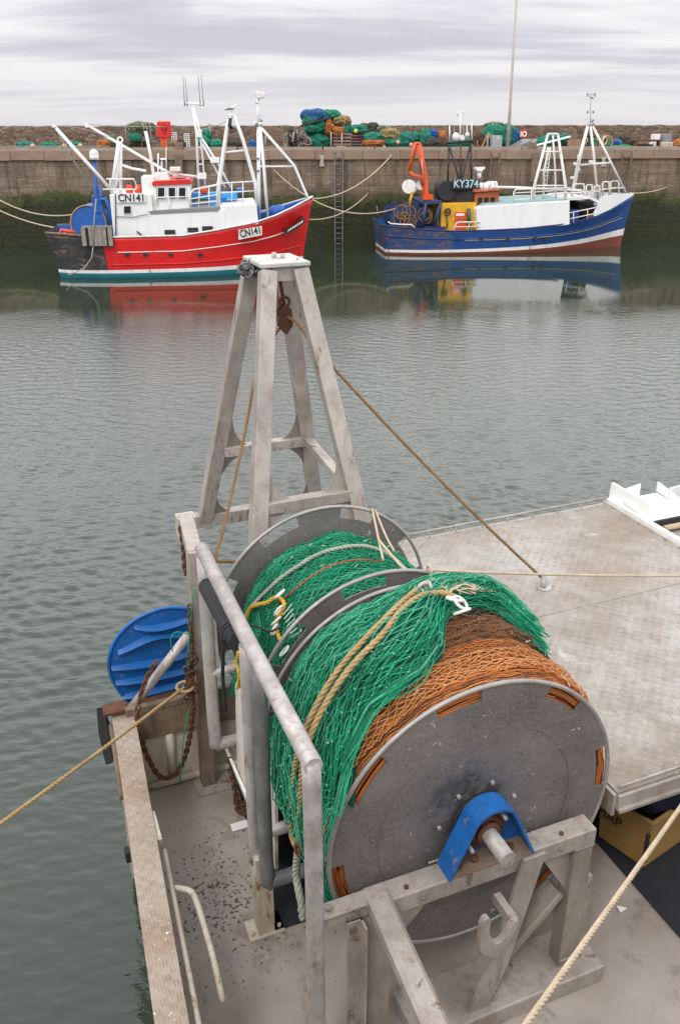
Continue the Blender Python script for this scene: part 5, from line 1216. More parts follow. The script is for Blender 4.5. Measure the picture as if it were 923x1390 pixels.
# ---- blue boat
bb_ = BF(7.5, 600, 346.3, 1.9, 512)
LB = bb_.loc(bb_.P(856, 290, 0))[0]; print('blue length', LB)
blu = thing('fishing_boat', bb_.W(LB/2, 0, 0), 'blue and white fishing boat with an orange crane, moored along the far wall', 'fishing boat')
k = LB/12.2
tb = [(0, 1.30, 1.4, 1.25), (.3, 1.25, 1.55, 1.4), (1.6, 1.14, 1.85, 1.75), (3.1, 1.05, 1.93, 1.87), (5, 1.07, 1.95, 1.9), (6.4, 1.12, 1.95, 1.86), (8, 1.24, 1.86, 1.62), (9.2, 1.42, 1.65, 1.25), (10, 1.59, 1.38, .95), (10.9, 1.86, .95, .5), (11.7, 2.14, .42, .16), (LB, 2.38, .03, .02)]
hb_, SB = hull(bb_, 'hull', blu, tb, LB, .15, LB-.35, [(.10, 4.2), (.22, 2.8)], [M['boot_red'], M['boat_white2'], M['hull_blue'], M['boat_blue'], M['hull_blue_rust']], black_x=2.9*k)
sheer_tube(bb_, SB, blu, 'cap_rail', M['navy_paint'], 0, .035, 0, LB*.80)
sheer_tube(bb_, SB, blu, 'yellow_line', worn('yellow_line_paint', (.55, .45, .18), .5), 0, .016, 3.6*k, LB*.965, .60)
sheer_tube(bb_, SB, blu, 'rubbing_strake', M['hull_blue'], 0, .035, 0, LB*.97, .66)
B = bb_; BW = M['boat_white2']
mb = MB()
for x in (621, 653, 689, 727, 741): B.box(mb, x-2.5, 322.5, x+2.5, 326, -1.97, -1.85)
mb.build('scupper', M['black'], blu)
mb = MB(); B.poly(mb, [(647, 283), (655, 280), (716, 275.5), (773, 272.5), (773, 305), (740, 309.5), (700, 313), (647, 313.5)], -1.85, 1.6); o = mb.build('shelter_deck', M['boat_white'], blu); bevel(o, .03)
mb = MB(); B.poly(mb, [(655, 280.5), (716, 276), (773, 273), (772, 271.5), (716, 273.5), (655, 277)], -1.70, 1.5); mb.build('shelter_roof', worn('pale_blue_green_roof', (.28, .42, .44), .7, 0, .1, (.3, .28, .24), .3, 2), blu)
# raised white bow with whaleback
tb2 = [(x, z, hb) for x, z, hb, hw in tb]
mb = MB(); n = 24; xA, xB = 9.85, LB
for sd in (-1, 1):
    b0 = len(mb.v)
    for i in range(n+1):
        x = xA+(xB-xA)*i/n; z, hb, hw = interp(tb, x); t = i/n; h = max(.02, (2.44-z)*min(1, (t*5+.06)**.6))
        mb.v += [B.W(x, sd*(hb+.005), z-.01), B.W(x, sd*hb*(.985), z+h), B.W(x, sd*max(0, hb-.07), z+h), B.W(x, sd*max(0, hb-.08), z-.01)]
    for i in range(n):
        for j in range(3): a = b0+i*4+j; mb.face([a, a+4, a+5, a+1], 0, False)
mb.build('bow_bulwark', M['boat_white'], blu)
mb = MB(); B.poly(mb, [(773, 272), (800, 270), (812, 276), (812, 272), (800, 267), (775, 269)], -1.6, 1.5); mb.build('whaleback', M['boat_white'], blu)
mb = MB(); B.box(mb, 774, 273, 806, 303, .6, 1.4); mb.build('recess_shade_block', M['black'], blu)  # solid black block painted in as the shade inside the opening
mb = MB(); B.box(mb, 774, 284, 786, 303, -.9, .2); mb.build('deck_locker', M['boat_blue'], blu)
mb = MB(); B.tube(mb, [(801, 291), (801, 298)], -1.0, .12, 12); mb.build('fire_extinguisher', M['red_trim'], blu)
mb = MB(); B.poly(mb, [(784, 274), (812, 283), (810, 290), (786, 286)], -.9, .2); mb.build('tarpaulin', M['rubber'], blu)
tubes(B, 'bow_rail', BW, blu, [([(773, 289), (812, 281)], -1.8, .025), ([(773, 297), (812, 289)], -1.8, .025), ([(778, 303), (778, 287)], -1.8, .02), ([(797, 297), (797, 284)], -1.8, .02)])
it = []
for i, (x0, x1, yb, yt) in enumerate(((777, 792, 268, 250), (795, 803, 268, 251), (806, 813, 268, 252), (817, 826, 266, 247), (828, 839, 264, 246))):
    it.append(([(x0, yb), (x0, yt+2), (x0+2, yt), (x1-2, yt-.5), (x1, yt+2), (x1, yb-.5)], (-1.3+.2*i, )*6, .028)); it.append(([(x0, (yb+yt)/2), (x1, (yb+yt)/2)], -1.3+.2*i, .02))
    it.append(([(x0+1, yb-2), (x0+1, yt), (x1+1, yt-.5), (x1+1, yb-2)], (1.2-.2*i, )*4, .024))
it.append(([(775, 262), (848, 254)], -.7, .02))
tubes(B, 'pulpit_rail', BW, blu, it)
# side rails
tubes(B, 'guard_rail', BW, blu, [([(695, 277), (697, 261), (700, 257), (774, 255)], -1.75, .032), ([(696, 266), (722, 265)], -1.75, .022), ([(724, 266), (768, 262), (790, 262)], -1.75, .026), ([(696, 271), (722, 270)], -1.75, .022), ([(721, 277), (721, 256)], -1.75, .03),
])
tubes(B, 'guard_rail', BW, blu, [([(696, 274), (699, 262), (770, 258)], 1.5, .024)])
tubes(B, 'side_rail', BW, blu, [([(616, 313), (619, 303), (623, 301.5), (651, 301.5)], -1.9, .03), ([(616, 308), (651, 307.5)], -1.9, .022), ([(635, 313), (637, 302)], -1.9, .02)])
mb = MB(); B.tube(mb, [(666, 254), (700, 254.5), (760, 257.5), (788, 258.5), (792, 264)], -1.5, .055, 8); mb.build('boom', BW, blu)
# four-leg gantry
mb = MB()
for kk, sh in ((-1.6, 0), (1.4, 2)):
    B.tube(mb, [(724, 276), (725, 252), (743, 183)], kk, [.07, .07, .055], 8); B.tube(mb, [(767, 274), (767, 251), (757, 183)], kk, [.07, .07, .055], 8)
    B.tube(mb, [(743, 182), (757, 182)], kk, .05)
    for y in (206, 231, 252): B.tube(mb, [(743-(y-183)*.26, y), (757+(y-183)*.14, y)], kk, .035)
    B.tube(mb, [(754, 274), (753, 231), (750, 183)], kk*.5, .04)
for x in (743, 757): mb.tube([B.P(x, 182, -1.6), B.P(x, 182, 1.4)], .045, 7)
B.tube(mb, [(737, 272), (738, 232), (745, 200)], -.6, .05)
mb.build('gantry', BW, blu)
mb = MB(); B.tube(mb, [(736, 253), (743, 200)], -.9, .025); B.tube(mb, [(741, 253), (747, 200)], -.9, .025)
for i in range(9): B.tube(mb, [(736.4+i*.75, 250-i*5.6), (741.4+i*.7, 250-i*5.6)], -.9, .018, 5)
mb.build('ladder', BW, blu)
# fore tripod
mb = MB(); B.tube(mb, [(775, 266), (785, 215), (797, 171)], -.9, .06, 8); B.tube(mb, [(811, 270), (806, 215), (801, 171)], 0, .06, 8); B.tube(mb, [(849, 262), (826, 215), (804, 171)], 0, .055, 8); B.tube(mb, [(778, 264), (787, 215), (798, 171)], .9, .05, 8)
B.tube(mb, [(785, 224), (829, 221)], -.3, .045); B.tube(mb, [(800, 222), (828, 221)], .3, .03); B.tube(mb, [(840, 255), (848, 256)], 0, .03); mb.build('foremast', BW, blu)
tubes(B, 'mast_head', M['grey_trim'], blu, [([(796, 171), (806, 169)], 0, .06), ([(801, 170), (801, 153)], 0, .02), ([(796, 152), (806, 152)], 0, .015), ([(801, 150), (801.5, 128)], 0, .012), ([(796.5, 128), (807, 128)], 0, .012), ([(797, 126), (797, 131)], 0, .03), ([(807, 126), (807, 131)], 0, .03), ([(800, 131), (805, 134)], 0, .03), ([(803, 166), (805, 162)], 0, .05), ([(797, 150), (797, 154)], 0, .03), ([(805, 150), (805, 154)], 0, .03)])
for x, y in ((782, 222), (787, 212), (778, 241), (803, 219), (785, 230)): B.box(MB(), x-2.5, y-1.5, x+2.5, y+2, -.6, -.4).build('deck_lamp', BW, blu)
# wheelhouse
mb = MB(); B.poly(mb, [(645, 262), (644, 282), (676, 281), (677, 260)], -1.2, 1.1); wh2 = mb.build('wheelhouse', M['orange_trim'], blu)
for x in (648, 656.5, 665): 
    mb = MB(); B.box(mb, x, 268, x+6.5, 279.5, -1.23, -1.17); mb.build('window', M['glass'], wh2)
mb = MB(); B.poly(mb, [(643, 261), (680, 259), (680, 257), (643, 259.5)], -1.3, 1.2); mb.build('roof', M['orange_trim'], wh2)
mb = MB(); B.poly(mb, [(645, 278), (700, 276), (700, 281), (645, 284)], -1.0, 1.0); mb.build('casing', M['grey_trim'], blu)
for i, (x, y, l) in enumerate(((658, 254, .32), (667, 252, .26))):
    mb = MB(); c = B.P(x, y, -.6); mb.tube([c-B.X*l, c-B.X*l*.8, c+B.X*l*.8, c+B.X*l], [.12, .2, .2, .12], 14); o = mb.build('liferaft_canister', BW, blu)
    mb = MB()
    for q in (-.4, .4): mb.torus(c+B.X*l*q, B.X, .205, .012, 16, 5)
    mb.build('band', M['black'], o)
mb = MB(); c = B.P(650, 237, -.3); mb.disc(c, ZZ, .10, .3, 12); mb.disc(c+ZZ*.18, ZZ, .16, .10, 16); mb.box(c+ZZ*.28, (.5, .10, .10), (B.X, B.Y, ZZ)); mb.build('radar', M['boat_white'], blu)
# black mast with the number board
mb = MB()
for kk in (-.7, .7):
    B.tube(mb, [(607, 258), (609, 196)], kk, .05); B.tube(mb, [(640, 258), (639, 193)], kk, .05); B.tube(mb, [(610, 200), (622, 240), (626, 262)], kk, .05); B.tube(mb, [(638, 198), (627, 240), (616, 262)], kk, .05); B.tube(mb, [(625, 262), (625, 194)], kk, .03)
    B.tube(mb, [(606, 194), (641, 191)], kk, .06)
    for i in range(6): B.tube(mb, [(636, 205+i*9), (640, 205+i*9)], kk, .02, 5)
for x in (608, 640): mb.tube([B.P(x, 193, -.7), B.P(x, 193, .7)], .05, 7)
mb.build('black_mast', M['black'], blu)
mb = MB(); B.tube(mb, [(624.5, 192), (624.5, 152)], 0, .035); B.tube(mb, [(620.5, 154), (628.5, 154)], 0, .012); B.tube(mb, [(621, 151), (621, 157)], 0, .03); B.tube(mb, [(628.5, 149), (628.5, 155)], 0, .03)
for x, y0 in ((610, 170), (633.5, 168), (640, 165)): B.tube(mb, [(x, 193), (x, y0)], .1, .03)
for x, y0 in ((629, 142), (616, 150), (634, 150)): B.tube(mb, [(x, 193), (x, y0)], .2, .008, 4)
mb.build('aerial', BW, blu)
mb = MB(); mb.sphere(B.P(618.5, 186, -.2), (.17, .17, .2), 14, 10); mb.sphere(B.P(634, 183, -.2), (.10, .10, .12), 10, 8); mb.disc(B.P(627, 187, -.2), B.Y, .12, .1, 12); mb.build('satellite_dome', BW, blu)
mb = MB(); B.box(mb, 614, 243, 651, 257, -1.05, -.95); nb = mb.build('name_board', M['black'], blu)
lab(B, nb, 'KY374', 616, 649, 244.5, 255, -1.07, worn('pale_blue_letter_paint', (.45, .68, .74), .5))
mb = MB(); c = B.P(607, 259, -.9); mb.tube([c, c+B.Y*.9], .42, 22); mb.tube([B.P(630, 264, -.9), B.P(630, 264, .5)], .45, 22); B.box(mb, 600, 262, 636, 275, -.8, .6); mb.build('black_tank', M['rubber'], blu)
# yellow store with red door
mb = MB(); B.poly(mb, [(598, 277), (596, 313), (645, 313.5), (646, 275)], -1.35, 1.2); ys_ = mb.build('deck_store', M['yellow'], blu); bevel(ys_, .02)
mb = MB(); B.box(mb, 616.5, 287.5, 633, 313, -1.40, -1.34); dd = mb.build('door', M['crane'], ys_)
mb = MB(); B.box(mb, 619, 289.5, 630, 293, -1.42, -1.40); mb.build('notice', M['white'], dd)
mb = MB(); B.box(mb, 621, 296, 630, 300, -1.42, -1.40); mb.build('door_window', M['orange_trim'], dd)
mb = MB(); B.tube(mb, [(636, 283), (636, 306)], -1.5, .08, 10); mb.build('gas_bottle', worn('dark_green_paint', (.02, .09, .05), .5), blu)
mb = MB(); mb.torus(B.P(608, 286, -1.45), B.Y, .10, .03, 14, 6); mb.torus(B.P(607, 288, -1.48), B.Y, .14, .03, 14, 6); B.tube(mb, [(606, 292), (607, 305), (605, 311)], -1.45, .03); mb.build('hose_coil', M['black'], blu)
mb = MB(); c = B.P(647.5, 308, -1.6); mb.tube([c-ZZ*.20, c+ZZ*.20], .18, 16); yb = mb.build('barrel', M['yellow'])
tag(yb, 'short bright yellow drum on the blue boat beside the red door', 'drum')
mb = MB(); c = B.P(652, 291, -1.4); mb.torus(c, B.Y+B.X*.3, .26, .06, 20, 8); mb.disc(c, B.Y+B.X*.3, .22, .12, 20); mb.build('round_hatch', M['grey_trim'], blu)
# winches and clutter aft
mb = MB(); c = B.P(547, 298, -1.2); mb.tube([c, c+B.Y*2.0], .42, 24)
for q in (0, 1.0, 2.0): mb.tube([c+B.Y*(q-.03), c+B.Y*(q+.03)], .58, 28)
c = B.P(562, 293, -.9); mb.tube([c, c+B.Y*1.5], .5, 24); mb.tube([c-B.Y*.03, c+B.Y*.03], .62, 28); mb.build('net_winch', M['navy_paint'], blu)
mb = MB(); random.seed(8)
for i in range(16): mb.torus(B.P(random.uniform(540, 580), random.uniform(286, 304), random.uniform(-1.35, -1.2)), B.Y+B.X*random.uniform(-.6, .6)+ZZ*random.uniform(-.4, .4), random.uniform(.12, .34), .022, 16, 5)
mb.build('cable_coils', M['brown_rope'], blu)
mb = MB(); B.tube(mb, [(573, 310), (578, 275)], -1.5, .07); B.tube(mb, [(587, 310), (598, 275)], -1.5, .06); B.box(mb, 572, 273, 600, 277, -1.5, 1.2); B.box(mb, 596, 277, 599, 312, -1.45, -1.3); B.box(mb, 575, 308, 604, 313, -1.6, .4)
mb.build('deck_frame', M['navy_paint'], blu)
mb = MB(); B.box(mb, 578, 280, 596, 310, -.2, .6); mb.build('engine_box', M['rust_plate'], blu)
cr2 = MB(); B.tube(cr2, [(582, 270), (577, 262), (577, 240), (574, 222), (569, 196)], -.9, [.16, .14, .12, .10, .09], 8); B.box(cr2, 575, 265, 588, 271, -1.1, -.6); B.tube(cr2, [(570, 196), (564, 194), (555.5, 232)], -.9, [.09, .09, .08], 8); B.tube(cr2, [(555.5, 232), (560, 238), (571, 240), (574, 252)], -.9, [.07, .08, .08, .09], 8); B.tube(cr2, [(567, 197), (572, 235)], -.95, .05, 8); B.tube(cr2, [(573, 240), (575, 268)], -.8, .05, 8)
ck = cr2.build('crane', M['crane'], blu)
mb = MB(); B.tube(mb, [(572, 215), (575, 250)], -1.05, .03); mb.build('crane_ram', M['galv'], ck)
mb = MB(); mb.tube([B.P(554.5, 253, -1.05), B.P(554.5, 253, -.95)], .30, 24); mb.tube([B.P(557, 254, -.5), B.P(557, 254, -.4)], .30, 24); mb.tube([B.P(571, 251, -.8), B.P(571, 251, -.75)], .22, 20); po = mb.build('power_block', M['boat_white2'], blu)
mb = MB(); B.tube(mb, [(560, 258), (557, 270), (556, 280)], -1, .06); mb.build('block_arm', M['yellow'], po)
tubes(B, 'stern_rail', BW, blu, [([(527, 301), (530, 303.5), (540, 304.5), (558, 305), (563, 309)], -1.9, .03)])
tubes(B, 'stern_post', M['galv_dark'], blu, [([(511, 279), (514, 298)], .5, .02), ([(548, 287), (538, 300)], -1.2, .02)])
mb = MB(); B.box(mb, 515.5, 305, 520, 334, -1.72, -1.60); mb.build('stern_fender', M['rubber'], blu)

# mooring ropes of the far boats
def far_rope(a, b, s, label, mat='pale_rope', r=.028):
    mb = MB(); mb.tube(sag(a, b, s, 18), r, 5); return tag(mb.build('mooring_rope', M[mat]), label, 'rope', 'mooring ropes of the far boats')
far_rope(rb.P(112, 289, 1.2), Q(qs(-30), .0, 2.6), .5, 'upper of the two slack ropes from the red boat stern to the left')
far_rope(rb.P(104, 312, 1.2), Q(qs(-40), .0, 2.2), .3, 'lower of the two slack ropes from the red boat stern to the left')
far_rope(rb.P(421, 270, 0), qpt(536, 205, .3), .55, 'rope rising from the red boat bow to the quay top')
far_rope(rb.P(420, 298, 0), qpt(500, 262, -.02), .35, 'rope from below the red boat bow to the quay face')
far_rope(B.P(538, 283, -.5), qpt(372, 231, -.02), .9, 'rope from the blue boat stern to the wall behind the red boat')
far_rope(B.P(853, 262, 0), qpt(905, 254, -.02), .1, 'short rope from the blue boat bow to the wall')
# ------------------------------------------------------------------ things on the far quay
def netmat(name, c1, c2, c3):
    m, nt, p = newmat(name); v = coords(nt); a = nz(nt, coords(nt, (1, 1, 1.6)), 3.2, 5, .7, .8); b = nz(nt, v, 20, 5, .8, 1.2)
    col = mix(nt, ramp(nt, a, [(.38, 0.0), (.62, 1.0)]), c1, c2); col = mix(nt, ramp(nt, b, [(.44, 0.0), (.66, .85)]), col, c3)
    setp(nt, p, col=col, rough=.9); bump(nt, p, b, 1.0, .09); return m
NG = netmat('heaped_green_net', (.012, .22, .13), (.03, .33, .22), (.006, .055, .04))
NT = netmat('heaped_teal_net', (.02, .20, .15), (.05, .30, .24), (.012, .06, .05))
NB = netmat('heaped_blue_net', (.012, .10, .28), (.03, .16, .32), (.01, .04, .08))
NO = netmat('heaped_orange_net', (.55, .15, .03), (.62, .26, .07), (.16, .06, .03))
NY = netmat('heaped_tan_net', (.42, .30, .12), (.34, .26, .10), (.12, .12, .06))
ND = netmat('heaped_dark_net', (.06, .05, .035), (.10, .085, .05), (.02, .018, .015))
NOL = netmat('heaped_olive_net', (.10, .12, .06), (.16, .15, .08), (.04, .05, .03))
STR = {NG: 'green_twine', NT: 'green_twine', NB: 'boat_blue', NO: 'orange_twine', NY: 'tan_rope', ND: 'rubber', NOL: 'grey_rope'}
def zat(y, x, n): return hit(x, y, QN, QO.dot(QN)+n).z
def blob(x0, x1, yt, yb, n, dep, mat, parent, name, seed, rough=.30, cords=22):
    c0 = qpt(x0, (yt+yb)/2, n); c1 = qpt(x1, (yt+yb)/2, n); zt = zat(yt, (x0+x1)/2, n); zb = max(QZ, zat(yb, (x0+x1)/2, n)) if yb < 204 else QZ
    c = (c0+c1)/2; c = Vector((c.x, c.y, (zt+zb)/2)); rx = (c1-c0).length/2; rz = (zt-zb)/2; so = Vector((seed*3.1, seed*1.7, 0))
    def f(d):
        e = (abs(d.x)**2.6+abs(d.y)**2.6+abs(d.z)**2.6)**(-1/2.6)
        return e*(1.06+rough*mn.noise(d*1.8+so)+rough*.5*mn.noise(d*4.5+so)-rough*.9*(.25-min(.25, abs(mn.noise(d*3.1-so))))-rough*.5*(.2-min(.2, abs(mn.noise(d*7.3+so))))+rough*.3*mn.noise(d*14+so))
    mb = MB(); mb.sphere(c, (rx, dep, rz*1.03), 64, 36, 0, f)
    for i, v in enumerate(mb.v):
        if v.z < QZ+.012: mb.v[i] = Vector((v.x, v.y, QZ+.012))
    o = mb.build(name, mat, parent)
    rnd = random.Random(seed); mb = MB()
    for k in range(cords):
        a0, l, tilt = rnd.uniform(0, 6.28), rnd.uniform(1.2, 3), rnd.uniform(-.9, .9); ax = rnd.uniform(0, 3.14); pts = []
        for i in range(14):
            a = a0+l*i/13; d = Vector((math.cos(a)*math.cos(ax), math.cos(a)*math.sin(ax)+tilt*.4, math.sin(a))).normalized()
            d = (d+Vector((.15*mn.noise(d*3+so), .15*mn.noise(d*3-so), .2*mn.noise(d*2+so)))).normalized(); kk = f(d)*1.015
            q = c+Vector((d.x*rx, d.y*dep, d.z*rz*1.03))*kk; q.z = max(q.z, QZ+.02); pts.append(q)
        mb.tube(pts, rnd.uniform(.008, .022), 4)
    mb.build('twine', M[STR[mat]], o); return o
def heap(x0, x1, label, parts, n=3.0, cat='net heap', group=None, name='net_heap', rough=.22):
    t = thing(name, qpt((x0+x1)/2, 200, n)*1.0, label, cat, group)
    p = t.location; t.location = (p.x, p.y, QZ); LOC[t.name] = (p.x, p.y, QZ)
    for i, (a, b, yt, yb, dn, dep, mat) in enumerate(parts): blob(a, b, yt, yb, n+dn, dep, mat, t, 'net_bundle', int(x0)+i*7, rough)
    return t
G = 'heaps of fishing net on the far quay'
heap(24, 47, 'low teal and blue strip of net at the far left end of the quay', [(24, 47, 192, 206, 0, .5, NT)], 1.8, group=G)
heap(57, 80, 'small low green net in front of the parapet, left of the derrick boom tip', [(57, 80, 194, 206, 0, .5, NG)], 1.8, group=G)
heap(92, 113, 'low green net on the quay between the two white derrick booms', [(92, 113, 193, 206, 0, .5, NG)], 1.8, group=G)
heap(134, 160, 'brownish orange net bundle left of the scaffold shelf on the quay', [(134, 150, 190, 206, 0, .5, NO), (144, 163, 186, 206, .4, .5, NOL)], 2.5, group=G)
for i, x in enumerate((45, 88, 109.5)):
    p = qpt(x, 198, 1.2); p.z = QZ+.22
    o = MB().sphere(p, (.12, .12, .13), 12, 8).build('net_float', worn('peach_float', (.62, .36, .22), .6)); tag(o, ['leftmost of the three peach coloured floats on the left quay edge', 'middle one of three peach coloured floats on the left quay edge', 'right one of three peach coloured floats on the left quay edge, by the boom'][i], 'float', 'floats on the left quay edge')
# scaffold shelf with dark tarpaulin
sc = thing('scaffold_rack', Q(qs(190, 2.6), 2.6, QZ), 'scaffold rack piled with olive net and a green sheet, left of the lifebelt box', 'rack')
mb = MB()
for x in (173, 193.5, 206):
    for n in (2.0, 3.2): mb.tube([Q(qs(x, n), n, QZ), Q(qs(x, n), n, QZ+1.15)], .03, 6)
for z in (.45, .75, 1.1):
    for n in (2.0, 3.2): mb.tube([Q(qs(172, n), n, QZ+z), Q(qs(208, n), n, QZ+z)], .025, 6)
mb.build('frame', M['galv_dark'], sc)
mb = MB(); a, b = Q(qs(173, 2), 1.95, QZ+.78), Q(qs(192, 2), 1.95, QZ+.78)
blob(174, 212, 166, 183, 2.6, .7, NOL, sc, 'net_bundle', 61, .15); blob(175, 192, 181, 191, 1.95, .12, NG, sc, 'net_bundle', 63, .12, 3); blob(176, 206, 191, 206, 2.6, .5, ND, sc, 'net_bundle', 62)
# lifebelt housing
lb = thing('lifebelt_box', Q(qs(225, .9), .9, QZ), 'red lifebelt housing on a perforated orange red post at the quay edge', 'lifebelt box')
def qbox(mb, x0, y0, x1, y1, n0, n1, mat=0):
    a = qpt(x0, y1, n0); b = qpt(x1, y0, n0); s0 = (a-QO).dot(QX); s1 = (b-QO).dot(QX)
    mb.box(Q((s0+s1)/2, (n0+n1)/2, (a.z+b.z)/2), (s1-s0, n1-n0, b.z-a.z), (QX, QN, ZZ), mat); return mb
mb = MB(); pts = [(213.5, 164.5), (231, 164.5), (233, 184), (230, 187.5), (215, 187), (212.5, 184)]; mb.prism([qpt(x, y, .78) for x, y in pts], QN*.28); o = mb.build('housing', M['red_trim'], lb); bevel(o, .04)
mb = MB(); mb.tube([qpt(223.5, 173.5, .78), qpt(223.5, 173.5, .74)], [.16, .12], 20); mb.build('disc', worn('dark_red_paint', (.34, .008, .01), .4), o)
mb = MB(); mb.prism([qpt(x, y, .77) for x, y in ((223.5, 168.5), (225.5, 173), (224.5, 181), (222.5, 181), (221.5, 173))], -QN*.05); mb.build('handle', worn('dark_red_paint', (.34, .008, .01), .4), o)
mb = MB(); qbox(mb, 219.5, 187, 226.5, 205, .85, .93); ps = mb.build('post', M['crane'], lb)
mb = MB()
for i in range(4): p = qpt(223, 190.5+i*4, .845); mb.disc(p, QN, .03, .012, 10)
mb.build('hole', M['black'], ps)
# stacked drums / ibc-like white crates
for i, (x0, x1, yt, yb) in enumerate(((234, 241, 179.5, 192), (251, 258, 181, 200))):
    t = thing('crate_stack', Q(qs((x0+x1)/2, 2.5), 2.5, QZ), ['shorter stack of white slatted crates just right of the red lifebelt box', 'taller stack of white slatted crates left of the red boat radio mast'][i], 'crates', 'white slatted crate stacks on the quay')
    za, zb = zat(yt, x0, 2.3), QZ; s0, s1 = qs(x0, 2.3), qs(x1, 2.3)
    mb = MB(); mb.box(Q((s0+s1)/2, 2.5, (za+zb)/2), (s1-s0-.03, .37, za-zb-.02), (QX, QN, ZZ)); mb.build('core', M['grey_trim'], t)
    mb = MB(); nr = int((za-zb)/.09)
    for j in range(nr+1): mb.box(Q((s0+s1)/2, 2.5, zb+.015+(za-zb-.03)*j/nr), (s1-s0, .42, .03), (QX, QN, ZZ))
    for j in range(3): mb.box(Q(s0+.015+(s1-s0-.03)*j/2, 2.285, (za+zb)/2), (.03, .03, za-zb), (QX, QN, ZZ))
    mb.build('slat', M['white_dirty'], t)
heap(236, 250, 'dark rope and brown net bundle between the two white crate stacks', [(234, 243, 190, 206, 0, .4, NY), (240, 253, 191, 206, .2, .5, ND)], 2.2, group=G)
heap(268, 290, 'green net bundles behind the radio mast of the red boat', [(274, 287, 176, 190, .6, .5, NG), (268, 284, 186, 206, 0, .5, NT), (283, 302, 190, 206, .3, .5, NG)], 3, group=G)
heap(306, 326, 'dark brown net bundle seen between the legs of the white gallows frame', [(306, 328, 191, 206, 0, .5, ND)], 2.6, group=G)
o = heap(338, 348, 'small blue bundle left of the red boat foremast', [(338, 348, 191, 206, 0, .35, NB)], 1.8, group=G)
# rope hanging posts
pst = MB()
for i, (x, yt) in enumerate(((361, 183), (286.5, 168))):
    n = 3.5; t = MB().tube([Q(qs(x, n), n, QZ), Q(qs(x, n), n, zat(yt, x, n))], .045, 8).build('mooring_post', M['rust_plate']); tag(t, ['thin rusty post just right of the red boat foremast', 'tall thin post behind the red boat radio mast'][i], 'post')
# tyres / rope coils pile
tp = thing('rope_coil_pile', Q(qs(398, 2.4), 2.4, QZ), 'pile of dark rope coils and old tyres left of the tall net stack', 'rope pile')
rnd = random.Random(12)
for k in range(34):
    x = rnd.uniform(388, 419); h = rnd.uniform(0, 1)*(.75-abs(x-403)/32*.5)
    mb = MB(); mb.torus(Q(qs(x, 2.4), 2.4+rnd.uniform(-.5, .5), QZ+.14+max(0, h)), Vector((rnd.uniform(-1, 1), rnd.uniform(-.6, 1), rnd.uniform(-.4, .4))), rnd.uniform(.13, .24), rnd.uniform(.03, .055), 16, 6); mb.build('rope_coil', [M['rubber'], M['rust_plate'], M['timber'], M['grey_trim']][k % 4], tp)
# tall net stack
heap(410, 445, 'tallest stack of green and blue nets piled on the far quay', [(410, 447, 149.5, 168, 0, .9, NB), (414, 446, 164, 183, -.1, .9, NG), (428, 461, 150, 167, .4, .9, NG), (416, 449, 180, 206, 0, .9, NG), (411, 432, 158, 170, -.3, .6, NG)], 3, group=G)
mb = MB(); mb.tube([qpt(408, 171, 2.0), qpt(447, 160, 2.0)], .05, 6); mb.tube([qpt(410, 168, 2.0), qpt(440, 163, 2.0)], .04, 6); tag(mb.build('strapping_pole', M['black']), 'dark pole strapped across the tallest net stack', 'pole')
heap(441, 475, 'orange and green nets heaped on the timber rack beside the tall stack', [(441, 451, 163, 182, -.5, .4, NO), (452, 476, 158, 172, .1, .7, NY), (449, 468, 172, 184, -.4, .5, NO), (462, 476, 168, 184, 0, .6, NG)], 2.9, group=G)
rk = thing('timber_rack', Q(qs(463, 2.6), 2.6, QZ), 'weathered timber pallet rack standing under the orange net heap', 'rack')
for j in range(5):
    mb = MB(); z = QZ+.1+j*.16; mb.box(Q((qs(453, 2.2)+qs(476, 2.2))/2, 2.2, z), (qs(476, 2.2)-qs(453, 2.2), .06, .09), (QX, QN, ZZ)); mb.build('slat', worn('pinkish_slat', (.27, .18, .15), .9), rk)
for x in (449.5, 464): mb = MB(); mb.tube([Q(qs(x, 2.05), 2.05, QZ), Q(qs(x, 2.05), 2.05, QZ+.85)], .04, 6); mb.build('upright', M['galv'], rk)
mb = MB(); mb.box(Q((qs(451, 2.6)+qs(476, 2.6))/2, 2.7, QZ+.42), (qs(476, 2.6)-qs(452, 2.6), .7, .8), (QX, QN, ZZ)); mb.build('load', M['timber'], rk)
# stack of fish boxes dark with red edge
bs = thing('box_stack', Q(qs(488, 2.4), 2.4, QZ), 'stack of black and red fish boxes under a small green net', 'boxes')
for j in range(6):
    mb = MB(); z = QZ+.07+j*.135; s0, s1 = qs(478.5, 2.4), qs(497.5, 2.4); mb.box(Q((s0+s1)/2, 2.4, z), (s1-s0-.04*(j % 2), .5, .10), (QX, QN, ZZ), 0, 1.06); o = mb.build('fish_box', M['black'] if j % 2 else M['rubber'], bs)
    mb = MB(); mb.box(Q((s0+s1)/2, 2.4, z+.055), (s1-s0+.03, .54, .025), (QX, QN, ZZ)); mb.build('rim', M['red_trim'] if j in (5, 3) else M['rust_plate'], o)
heap(476, 498, 'small green net lying on top of the black and red fish boxes', [(475, 498, 170, 181, 0, .5, NT)], 2.5, group=G)
p = qpt(483, 178, 1.9); tag(MB().sphere(p, .10, 12, 8).build('net_float', worn('lime_float', (.60, .62, .05), .5)), 'lime yellow float on the net over the fish boxes', 'float')
heap(492, 521, 'rounded bundle of green net with a bright orange band', [(494, 519, 180, 194, .1, .6, NG), (492, 521, 189.5, 199, -.15, .65, NO), (494, 519, 196, 206, -.1, .6, NT)], 2.0, group=G)
heap(488, 515, 'dark pitched tarpaulin heap behind the orange banded net', [(487, 515, 168, 190, 0, .6, ND)], 4.6, group=G)
